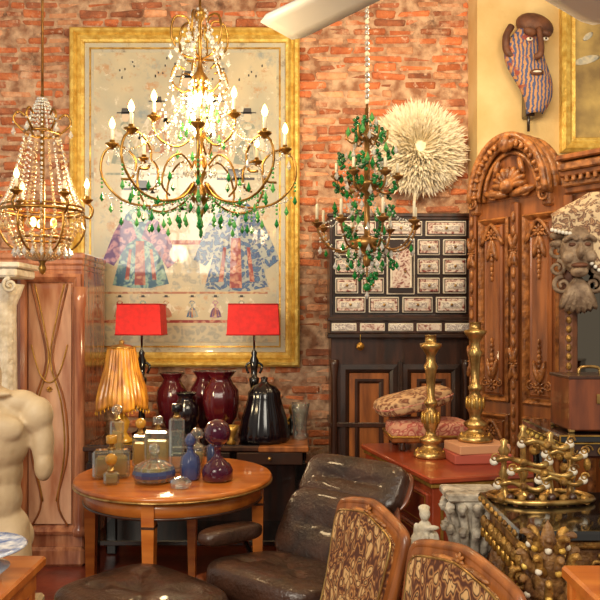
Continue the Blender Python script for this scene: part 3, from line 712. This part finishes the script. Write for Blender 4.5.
for k in range(8): b.tube([(.03*math.cos(k*.8),.025*math.sin(k*.8),.09),(.04*math.cos(k*.8),.034*math.sin(k*.8),.04),(.045*math.cos(k*.8),.038*math.sin(k*.8),.01)],.007,WHITE,6,2)
b.done((.455,2.63,.6205),0,.005,1,scale=1.15)
# ------------------------------------------------------------------ lacquer table + box
b=B('gilt_lacquer_side_table')
b.box((.34,.21,1.085),(.68,.42,.03),BLACKL,bv=.008); b.box((.34,.21,1.045),(.64,.38,.05),DKW,bv=.004); b.frame(0,1.07,.68,1.10,[(0,0),(0,-.006),(.004,-.006)],GOLD)
for x in(.04,.64):
    for y in(.04,.38): b.tube([(x,y,1.04),(x+.015,y,.8),(x-.01,y,.4),(x,y,0)],.02,BLACKL); b.sph((x,y,.98),.024,GILT); b.sph((x,y,.02),(.03,.03,.02),GOLD)
for k in range(12): b.scroll(.05+k*.053,.015,1.045,.02,GILT,1 if k%2 else -1,1.2); b.leaf(.05+k*.053,.015,1.02,.05,.025,-PI/2,GILT,.012)
for k in range(7): b.leaf(.018,.04+k*.055,1.05,.05,.03,-PI/2,GILT,.012); b.sph((.018,.065+k*.055,1.05),.01,GOLDF,8,6)
b.done((.90,2.50,0))
b=B('brown_wooden_box')
b.box((0,0,.10),(.22,.20,.19),PLY,bv=.006); b.box((0,0,.195),(.226,.206,.012),DKW); b.box((0,-.102,.12),(.03,.01,.035),BRASS); b.tube([(-.04,0,.2),(-.03,0,.225),(.03,0,.225),(.04,0,.2)],.006,BRASS)
for sx in(-1,1):
    for sy in(-1,1): b.box((sx*.1,sy*.09,.006),(.02,.02,.012),BRASS)
b.done((1.065,2.65,1.1005),.0)
# ------------------------------------------------------------------ carved standing mirror with draped cloth
b=B('carved_cheval_mirror')
b.frame(0,.9,.62,1.98,[(0,.04),(0,0),(.02,-.02),(.05,-.02),(.07,0),(.075,.012)],MASKW)
b.box((.31,.02,1.44),(.5,.01,.98),MIRR,bv=.001); b.box((.31,.035,1.44),(.6,.014,1.06),DKW)
for x in (.03,.59): b.tube([(x,.02,.9),(x,.02,.5),(x,.02,.03)],.022,DKW); b.tube([(x,-.08,.02),(x,-.04,.08),(x,.02,.12),(x,.10,.08),(x,.18,.02)],.018,DKW)
b.box((.31,.02,.4),(.56,.03,.04),DKW)
for k in range(18): b.sph((.035,-.025,.94+k*.04),(.012,.012,.017),GILT,8,5)
T0=b.T; b.T=Matrix.Translation((.07,-.05,1.80))@Matrix.Scale(1.25,4)@Matrix.Translation((-.03,.05,-1.70))
b.sph((.03,-.05,1.70),(.06,.055,.085),CARG,20,14); b.sph((.03,-.11,1.69),(.014,.026,.028),CARG); b.sph((.03,-.095,1.645),(.028,.018,.010),MASKW); b.sph((.03,-.08,1.625),(.03,.03,.02),CARG)
for d in(-1,1):
    b.sph((.03+d*.035,-.085,1.675),(.022,.02,.022),CARG)
    b.sph((.03+d*.024,-.098,1.715),(.012,.008,.007),MASKW); b.tube([(.03+d*.008,-.102,1.73),(.03+d*.028,-.108,1.742),(.03+d*.05,-.09,1.728)],.008,CARG)
    b.scroll(.03+d*.07,-.04,1.70,.030,CARG,d,1.4,PI/2,.28); b.scroll(.03+d*.05,-.05,1.58,.032,CARG,-d,1.4,PI/2,.28); b.scroll(.03+d*.068,-.045,1.64,.028,CARG,d,1.4,PI/2,.28)
for k in range(7): b.leaf(.03,-.05,1.61,.13,.035,-PI/2+(k-3)*.16,CARG,.03)
for k in range(11):
    a=-.2+(PI+.4)*k/10; b.leaf(.03+.045*math.cos(a),-.045,1.74+.045*math.sin(a),.05,.028,a,CARG,.02)
b.T=T0
def dz(u): return -.10-.28*min(1,max(0,(u-.12)/.35))**.8-.02*abs(math.sin(u*9))
b.surf(lambda u,v:(-.04+u*.62,-.085-.015*math.sin(u*26)+(.07 if v>.7 else 0)*(v-.7)*3,1.99+dz(u)*(1-v)+(.06-.35*max(0,.25-u))*v),40,14,LACE,.006)
for k in range(44):
    u=k/43; b.sph((-.04+u*.62,-.095,1.985+dz(u)),.009,BONE,6,5)
b.done((1.14,3.16,0),-.25)
# ------------------------------------------------------------------ gilt console and things
b=B('carved_gilt_console_table')
W=.75
b.box((W/2,.22,.905),(W,.46,.03),BLACKL,bv=.008); b.box((W/2,.22,.88),(W-.03,.43,.025),GILT,bv=.008); b.box((W/2,.22,.82),(W-.06,.40,.10),CARV,bv=.01)
for k in range(9):
    x=.06+k*.08; b.scroll(x,.0,.82,.032,GILT,1 if k%2 else -1,1.5,PI/2,.22); b.leaf(x,-.0,.79,.07,.03,-PI/2,GILT,.015)
for k in range(9):
    y=.03+k*.048; b.sph((.012,y,.83),(.012,.016,.022),GILT,8,6); b.sph((.015,y+.02,.79),(.010,.010,.02),GOLD,8,6); b.sph((0,y,.905),(.008,.014,.01),GILT,8,5)
for x in (.08,W-.08):
    for y in (.06,.38):
        b.tube([(x,y,.80),(x-.03,y-.02,.66),(x+.03,y,.45),(x,y,.2),(x,y-.03,.03)],lambda t:.042-.018*t,CARV,10)
        for k in range(14): b.sph((x+U(-.03,.03),y-.03,.77-k*.05),(.014,.014,.018),GILT if k%2 else CARV,8,6)
        b.scroll(x,y-.05,.70,.04,GILT,1,1.5,0,.22)
b.box((W/2,.22,.12),(W-.14,.3,.03),BLACKL)
b.tube([(.12,.03,.7),(.25,.02,.55),(.37,.02,.62),(.5,.02,.55),(.63,.03,.7)],.018,GILT); b.rosette(.37,.0,.66,.05,GILT)
for k in range(6): b.scroll(.15+k*.09,.01,.72,.034,GILT,1 if k%2 else -1,1.5,0,.2); b.leaf(.15+k*.09,.01,.66,.07,.03,-PI/2+.3*(-1)**k,GILT,.015)
b.box((W/2,.3,.5),(W-.2,.02,.6),DKW)
b.done((.60,1.98,0))
# carved gilded finial ornament on pedestal
b=B('carved_gilt_finial')
b.lathe([(.07,0),(.075,.02),(.045,.035),(.05,.06),(.03,.08),(.035,.14),(.045,.18),(.03,.22),(.04,.25),(.02,.29),(.012,.32),(0,.34)],CARV,(0,0,0),20)
for lv,(zz,rr,L2) in enumerate(((.05,.05,.075),(.11,.045,.07),(.17,.05,.065),(.23,.04,.055),(.28,.025,.045))):
    for k in range(8):
        T0=b.T; b.T=Matrix.Rotation(k*PI/4+lv*.39,4,'Z')
        b.tube([(rr*.6,0,zz-.02),(rr+.012,0,zz),(rr+.02,0,zz+L2*.45),(rr+.034,0,zz+L2*.6),(rr+.036,0,zz+L2*.45)],lambda t:.013-.006*t,GILT if (k+lv)%2 else CARV,7,3)
        b.sph((rr+.02,0,zz-.005),.009,GOLDF if k%2 else WHITE,8,6)
        b.T=T0
for d in (-1,1):
    b.scroll(d*.075,-.02,.09,.034,GILT,d,1.5,PI/2,.25); b.scroll(d*.065,-.02,.19,.028,GILT,-d,1.5,PI/2,.25)
b.done((.62,1.80,.661),-.3)
b=B('dark_pedestal'); b.box((0,0,.645),(.22,.20,.03),DKW,bv=.008); b.lathe([(.1,0),(.11,.03),(.05,.08),(.06,.3),(.05,.55),(.09,.63)],DKW,(0,0,0),20); b.done((.62,1.80,0))
b=B('ornate_brass_fittings')
for (x,y,h) in ((-.09,.02,.17),(-.03,.03,.21),(.05,.03,.19),(.10,.0,.16)):
    b.lathe([(.028,0),(.03,.008),(.012,.016),(.008,.05),(.016,.07),(.008,.09),(.009,h-.05),(.018,h-.03),(.008,h-.015),(.012,h),(0,h+.006)],BRASS,(x,y,0),16)
for z,x0,x1 in ((.045,-.12,.02),(.06,.0,.13),(.085,-.08,.10),(.115,-.13,.03),(.135,.02,.13),(.165,-.05,.09)):
    b.tube([(x0,-.02,z),(x0+.03,-.035,z+.012),((x0+x1)/2,-.03,z),(x1-.03,-.035,z-.01),(x1,-.02,z)],lambda t:.006+.004*math.sin(PI*t*3)**2,BRASS,10)
    for x in (x0,x1): b.lathe([(.005,-.012),(.011,-.007),(.013,0),(.011,.007),(.005,.012)],BONE,(x,-.02,z),12,(0,PI/2,0)); b.scroll(x,-.03,z+.012,.013,GILT,1,1.3,0,.25)
    b.sph(((x0+x1)/2,-.04,z),.012,GILT,10,8)
for k in range(9): b.sph((-.12+k*.03,-.055+.01*(k%2),.014),(.013,.012,.014),DKW if k%2 else GILT,8,6)
b.tube([(-.14,.02,.010),(-.08,-.08,.010),(.04,-.085,.010),(.15,-.04,.010),(.12,.05,.010),(-.03,.06,.010)],.008,BRASS,8,4,closed=True)
b.done((.765,2.33,.9205),0,scale=1.1)
b=B('small_brass_bowl'); b.lathe([(.03,0),(.035,.005),(.02,.015),(.05,.04),(.06,.06),(.055,.06),(0,.02)],BRASS,(0,0,0),20); b.done((1.0,2.18,.9205))
b=B('wooden_side_stand'); b.box((0,0,.955),(.22,.2,.03),OAKT,bv=.006)
for sx in(-1,1):
    for sy in(-1,1): b.box((sx*.09,sy*.08,.47),(.022,.022,.94),OAKT)
b.box((0,0,.9),(.18,.16,.08),OAKT); b.done((.675,1.46,0))
# ------------------------------------------------------------------ torso statue
b=B('classical_torso_statue')
E=[((0,0,.62),(.155,.105,.15)),((0,.01,.5),(.125,.09,.14)),((0,0,.40),(.125,.09,.12)),((0,.01,.29),(.15,.10,.10)),
((-.072,-.062,.66),(.074,.040,.052)),((.072,-.062,.66),(.074,.040,.052)),((0,.02,.76),(.10,.06,.05)),((-.11,.01,.75),(.075,.055,.045)),((.11,.01,.75),(.075,.055,.045)),
((-.18,.0,.70),(.055,.058,.07)),((.18,.0,.70),(.055,.058,.07)),((-.198,.0,.60),(.040,.045,.11)),((.198,.0,.60),(.040,.045,.11)),((-.203,-.01,.52),(.035,.04,.06)),((.203,-.01,.52),(.035,.04,.06)),
((0,-.0,.84),(.052,.055,.09)),((0,-.005,.90),(.048,.05,.05)),((-.05,-.05,.785),(.05,.018,.012)),((.05,-.05,.785),(.05,.018,.012)),
((-.032,-.085,.54),(.028,.014,.026)),((.032,-.085,.54),(.028,.014,.026)),((-.032,-.087,.485),(.028,.013,.025)),((.032,-.087,.485),(.028,.013,.025)),((-.03,-.083,.42),(.028,.014,.036)),((.03,-.083,.42),(.028,.014,.036)),
((-.08,0,.19),(.08,.085,.17)),((.08,-.01,.19),(.08,.085,.17)),((-.08,.07,.24),(.07,.06,.075)),((.08,.07,.24),(.07,.06,.075)),((0,-.09,.22),(.025,.025,.035)),((-.085,0,.07),(.068,.07,.06)),((.085,0,.07),(.068,.07,.06))]
for c,r in E: b.sph(c,r,STONE,24,16)
b.box((0,0,.025),(.3,.2,.05),STONE)
b.done((-1.14,2.62,.45),.12,.008,3)
b=B('stone_pedestal'); b.box((0,0,.03),(.36,.34,.06),STONE,bv=.01); b.box((0,0,.22),(.28,.26,.36),STONE,bv=.01); b.box((0,0,.42),(.34,.32,.05),STONE,bv=.012); b.done((-1.14,2.62,0),.12)
b=B('low_wooden_table'); b.box((0,0,.835),(.34,.34,.03),OAKT,bv=.006); b.box((0,0,.79),(.30,.30,.06),OAKT)
for sx in(-1,1):
    for sy in(-1,1): b.box((sx*.13,sy*.13,.40),(.035,.035,.80),OAKT)
b.done((-.87,1.82,0))
b=B('blue_porcelain_plate')
b.lathe([(.05,0),(.055,.008),(.08,.03),(.045,.045),(.045,.055),(.09,.068),(.118,.078)],PORC,(0,0,0),40); b.lathe([(.118,.078),(.122,.082),(.116,.086),(.1,.082)],BLUEP,(0,0,0),40); b.lathe([(.1,.0815),(.05,.071),(0,.071)],PORC,(0,0,0),40)
b.done((-.81,1.80,.8505))
# ------------------------------------------------------------------ ceiling fan
b=B('ceiling_fan')
b.lathe([(.06,.02),(.11,.0),(.12,-.06),(.08,-.12),(.0,-.13)],FAN,(0,0,0),28); b.tube([(0,0,0),(0,0,1.33)],.012,FAN,8,1); b.lathe([(.03,1.22),(.07,1.3),(.07,1.34)],FAN,(0,0,0),20)
for k in range(4):
    T0=b.T; b.T=Matrix.Rotation(math.radians(131)-k*PI/2,4,'Z')@Matrix.Translation((0,0,-.03))
    b.box((.18,0,0),(.2,.04,.008),METAL)
    b.T=b.T@Matrix.Rotation(.16,4,'X')
    b.surf(lambda u,v:(.22+u*.68,(v-.5)*(.15+.05*u)*(1 if u<.95 else .8),.0),12,4,FAN,.008); b.T=T0
b.done((.50,2.12,2.66))
# ------------------------------------------------------------------ chandeliers
def ringpts(r,z,n=24): return [(r*math.cos(2*PI*i/n),r*math.sin(2*PI*i/n),z) for i in range(n)]
def candle(b,x,y,z,lit=True,h=.05,g=None):
    g=g or GOLDC
    b.lathe([(.006,-.018),(.014,-.010),(.026,0),(.028,.005),(.010,.002),(.011,.018),(.008,.02)],g,(x,y,z),12)
    b.lathe([(.007,.0),(.007,h),(.005,h+.004)],WAX,(x,y,z+.01),8)
    if lit: b.lathe([(.003,0),(.010,.010),(.0125,.022),(.007,.038),(0,.050)],BULB,(x,y,z+h+.012),10)
def hang(b,x,y,z,m,m2=None,n=2,r=.011,h=.04):
    for i in range(n): b.sph((x,y,z-.010-i*.016),.0055,m,6,4)
    b.drop((x,y,z-.012-n*.016),r,h,m2 or m)
b=B('gilt_crystal_chandelier')
b.lathe([(0,1.905),(.010,1.915),(.018,1.935),(.010,1.955),(.03,1.975),(.042,2.0),(.025,2.03),(.010,2.05),(.02,2.08),(.036,2.11),(.024,2.15),(.009,2.17),(.015,2.22),(.024,2.25),(.009,2.29),(.009,2.4),(.024,2.43),(.036,2.47),(.015,2.5),(.008,2.53),(.008,2.7),(.025,2.72),(.025,2.74),(.006,2.76)],GOLDC,(0,0,0),20)
b.tube([(0,0,2.74),(0,0,4.0)],.005,GOLDC,6,1); b.lathe([(.03,3.93),(.06,3.98),(.06,4.0)],GOLDC,(0,0,0),16)
for k in range(8):
    a=k*PI/4+.12; T0=b.T; b.T=Matrix.Rotation(a,4,'Z')
    b.tube([(.03,0,2.05),(.09,0,1.985),(.20,0,1.955),(.31,0,1.98),(.385,0,2.07),(.375,0,2.165),(.31,0,2.19),(.255,0,2.14),(.265,0,2.07),(.31,0,2.06)],.0052,GOLDC,7,4)
    if k%2: b.tube([(.03,0,2.10),(.10,0,2.15),(.17,0,2.11),(.20,0,2.02),(.16,0,1.98)],.0045,GOLDC,6,4)
    candle(b,.345,0,2.195)
    for x,z,n in ((.36,2.18,1),(.385,2.07,3),(.35,2.01,2),(.31,1.975,3),(.25,1.955,2),(.19,1.95,3),(.12,1.96,2),(.08,1.98,3),(.265,2.07,2),(.26,2.14,1),(.16,2.12,2),(.22,2.02,2)): hang(b,x,0,z,CRY if n<3 else GRNL,(GRN if (k+n)%2 else GRNL) if n>1 else CRY,n,.010,.042)
    b.chain((.04,0,2.0),(.37,0,2.0),.05,22,.005,GRNL if k%2 else CRY)
    b.chain((.03,0,2.47),(.34,0,2.19),.10,26,.0055,CRY if k%2 else CRYA)
    p=b.T@Vector((.34,0,2.19)); b.T=T0
    q=Matrix.Rotation(a+PI/4,4,'Z')@Vector((.34,0,2.19)); b.chain(p,q,.06,14,.0055,CRY)
for k in range(6):
    a=k*PI/3+.4; T0=b.T; b.T=Matrix.Rotation(a,4,'Z')
    if k%2:
        b.tube([(.02,0,2.24),(.09,0,2.19),(.16,0,2.21),(.19,0,2.26),(.185,0,2.29)],.0048,GOLDC,6,4); candle(b,.185,0,2.295)
    b.tube([(.02,0,2.44),(.07,0,2.41),(.115,0,2.45),(.10,0,2.51),(.06,0,2.50)],.0042,GOLDC,6,4)
    for x,z in ((.19,2.27),(.11,2.2),(.11,2.44),(.07,2.41),(.10,2.36),(.14,2.33),(.08,2.3),(.13,2.25)): hang(b,x,0,z,CRY,GRNL if (k+int(z*50))%3==0 else CRY,2,.010,.042)
    b.tube([(.01,0,2.55),(.07,0,2.56),(.115,0,2.62),(.105,0,2.70),(.055,0,2.71),(.035,0,2.66)],.0048,GOLDC,6,4)
    for kk in range(4): hang(b,.12-.025*kk,0,2.60+.03*kk,CRY,None,1,.011,.04)
    b.chain((.03,0,2.74),(.12,0,2.45),.03,16,.0065,CRY); b.chain((.115,0,2.45),(.19,0,2.27),.03,10,.0055,CRY)
    b.T=T0
for k in range(14):
    a=k*PI/7; hang(b,.05*math.cos(a),.05*math.sin(a),2.0,CRY,GRN if k%3==0 else CRY,1,.01,.04); hang(b,.045*math.cos(a),.045*math.sin(a),2.46,CRY,None,2,.01,.045); hang(b,.06*math.cos(a),.06*math.sin(a),2.16,CRY,None,2,.01,.04); hang(b,.055*math.cos(a),.055*math.sin(a),2.34,CRYA,CRY,2,.01,.04)
b.drop((0,0,1.91),.016,.05,GRN,8)
b.done((-.403,2.9,0))
b=B('basket_crystal_chandelier')
b.tube([(0,0,2.5),(0,0,4.0)],.006,BRONZE,6,1); b.lathe([(.03,3.93),(.06,3.98),(.06,4.0)],BRONZE,(0,0,0),16)
b.tube(ringpts(.175,1.98),.008,GOLDC,8,1,closed=True); b.tube(ringpts(.175,2.0),.005,GOLDC,6,1,closed=True); b.tube(ringpts(.075,2.33,16),.007,GOLDC,8,1,closed=True); b.tube(ringpts(.12,1.86),.006,GOLDC,6,1,closed=True)
b.lathe([(0,1.70),(.012,1.71),(.018,1.73),(.01,1.75),(.03,1.78),(.012,1.80),(.008,2.5)],GOLDC,(0,0,0),14)
for k in range(20):
    a=k*PI/10; c,s_=math.cos(a),math.sin(a)
    b.chain((.075*c,.075*s_,2.33),(.175*c,.175*s_,2.0),.05,18,.0065,CRYA if k%2 else CRY)
    b.chain((.175*c,.175*s_,1.97),(.03*c,.03*s_,1.77),.05,15,.0085,CRYA)
    hang(b,.175*c,.175*s_,1.965,CRYA,None,1,.011,.045); hang(b,.12*c,.12*s_,1.85,CRY,None,1,.011,.045)
    b.chain((.075*c,.075*s_,2.33),(.02*c,.02*s_,2.48),-.01,8,.006,CRY)
for k in range(6):
    a=k*PI/3+.3; c,s_=math.cos(a),math.sin(a)
    b.tube([(.16*c,.16*s_,1.98),(.20*c,.20*s_,1.96),(.215*c,.215*s_,2.0),(.19*c,.19*s_,2.03)],.006,GOLDC,6,4); candle(b,.19*c,.19*s_,2.04,k%2==0,.04)
    b.tube([(.075*c,.075*s_,2.33),(.12*c,.12*s_,2.38),(.10*c,.10*s_,2.42),(.07*c,.07*s_,2.40)],.005,GOLDC,6,4)
    hang(b,.12*c,.12*s_,2.38,CRY,None,1,.012,.04)
    b.tube([(.175*c,.175*s_,1.98),(.18*c,.18*s_,1.9),(.13*c,.13*s_,1.82),(.04*c,.04*s_,1.79)],.005,GOLDC,6,4)
for k in range(3):
    a=k*2*PI/3; b.sph((.05*math.cos(a),.05*math.sin(a),1.93),(.014,.014,.022),BULB,10,8); b.tube([(0,0,1.9),(.05*math.cos(a),.05*math.sin(a),1.91)],.004,GOLDC,6,1)
b.done((-1.145,3.2,0))
b=B('green_glass_chandelier')
b.tube([(0,0,2.46),(0,0,4.0)],.005,BRONZE,6,1); b.lathe([(.03,3.93),(.06,3.98),(.06,4.0)],BRONZE,(0,0,0),16)
for i in range(60): b.sph((0,0,2.5+i*.0245),(.011,.011,.0125),CRY if i%3 else WAX,6,5)
b.lathe([(0,1.74),(.014,1.75),(.02,1.78),(.012,1.80),(.07,1.83),(.09,1.86),(.04,1.875),(.014,1.89),(.012,2.08),(.06,2.11),(.065,2.13),(.014,2.14),(.012,2.32),(.05,2.34),(.012,2.36),(.01,2.47)],BRONZE,(0,0,0),18)
for k in range(8):
    T0=b.T; b.T=Matrix.Rotation(k*PI/4+.2,4,'Z')
    b.tube([(.05,0,1.87),(.11,0,1.82),(.18,0,1.83),(.225,0,1.89),(.235,0,1.93)],.005,BRONZE,6,4); candle(b,.235,0,1.935,False,.075,BRONZE)
    b.chain((.04,0,2.12),(.22,0,1.94),.05,14,.0055,CRY)
    for x,z in ((.22,1.88),(.15,1.81),(.08,1.82)): hang(b,x,0,z,CRY,GRN if k%2 else CRY,2,.011,.04)
    b.chain((.22,0,1.9),(.03,0,1.72),.03,12,.0055,CRY); b.T=T0
for k in range(6):
    T0=b.T; b.T=Matrix.Rotation(k*PI/3,4,'Z')
    b.tube([(.02,0,2.12),(.08,0,2.08),(.13,0,2.10),(.14,0,2.15)],.005,BRONZE,6,4); b.tube([(.02,0,2.34),(.06,0,2.31),(.09,0,2.33),(.095,0,2.37)],.005,BRONZE,6,4)
    candle(b,.14,0,2.155,False,.05,BRONZE); b.chain((.02,0,2.42),(.13,0,2.14),.04,14,.0055,CRY); b.T=T0
for zz,r,n in ((2.42,.05,8),(2.36,.09,14),(2.28,.12,20),(2.2,.13,22),(2.12,.14,20),(2.03,.13,18),(1.95,.11,14),(1.87,.10,12),(1.8,.11,12),(1.73,.05,7)):
    for i in range(n):
        a=2*PI*i/n+zz*7; rr=r*U(.55,1.15); x,y=rr*math.cos(a),rr*math.sin(a); z=zz+U(-.03,.03)
        if i%3==0:
            for q in range(6): b.sph((x+U(-.012,.012),y+U(-.012,.012),z-q*.008),.0095,GRN if R()>.4 else GRND,6,5)
        elif i%3==1: b.drop((x,y,z),.013,.05,GRN if R()>.4 else GRNL)
        else: b.drop((x,y,z),.012,.045,CRY)
b.tube([(0,0,1.74),(0,0,1.66)],.004,BRONZE,6,1); b.sph((0,0,1.65),.02,GRN,10,8); b.drop((0,0,1.635),.012,.04,CRY)
b.done((.307,3.3,0))
# ------------------------------------------------------------------ lights
def light(kind,loc,e,col,size=.1,rot=None,name='light'):
    l=bpy.data.lights.new(name,kind); l.energy=e; l.color=col
    if kind=='AREA': l.shape='RECTANGLE'; l.size=size[0]; l.size_y=size[1]
    else: l.shadow_soft_size=size
    o=bpy.data.objects.new(name,l); bpy.context.scene.collection.objects.link(o); o.location=loc
    if rot: o.rotation_euler=rot
    return o
def aim(o,t):
    o.rotation_euler=(Vector(t)-o.location).to_track_quat('-Z','Y').to_euler()
o=light('AREA',(-1.8,-1.0,3.0),135,(1,.91,.75),(1.8,1.6),name='key_area_light'); aim(o,(.1,4.6,1.4))  # added soft key light behind the camera, standing in for an unseen window
o=light('AREA',(1.3,.2,3.7),55,(1,.84,.6),(.9,.9),name='fill_area_light'); aim(o,(.4,4,1.2))  # added warm fill up high on the right, no fixture there
light('POINT',(-.403,2.78,2.33),18,(1,.72,.38),.08,name='chandelier_light')
light('POINT',(-1.1,3.4,2.1),15,(1,.72,.38),.08,name='chandelier_light')
light('POINT',(-.75,4.0,1.2),7,(1,.76,.42),.05,name='console_fill_light')  # added warm glow in front of the console, not from a lamp object
light('POINT',(.6,3.9,2.9),26,(1,.76,.44),.12,name='upper_fill_light')  # added warm fill for cabinet and brick wall, no fitting modelled
light('POINT',(1.2,3.4,2.9),18,(1,.74,.42),.12,name='upper_fill_light')  # second added fill, brightens the armoire side, no fitting modelled
w=bpy.data.worlds.new('World'); bpy.context.scene.world=w; w.use_nodes=True
bg=w.node_tree.nodes['Background']; bg.inputs[0].default_value=(1,.91,.77,1); bg.inputs[1].default_value=.45
cam=bpy.data.cameras.new('Camera'); co=bpy.data.objects.new('Camera',cam); bpy.context.scene.collection.objects.link(co)
co.location=(0,0,1.5); co.rotation_euler=(PI/2,0,0); cam.sensor_width=36; cam.lens=43.2; cam.shift_y=.0333; cam.clip_start=.05
bpy.context.scene.camera=co
bpy.context.scene.view_settings.view_transform='Standard'
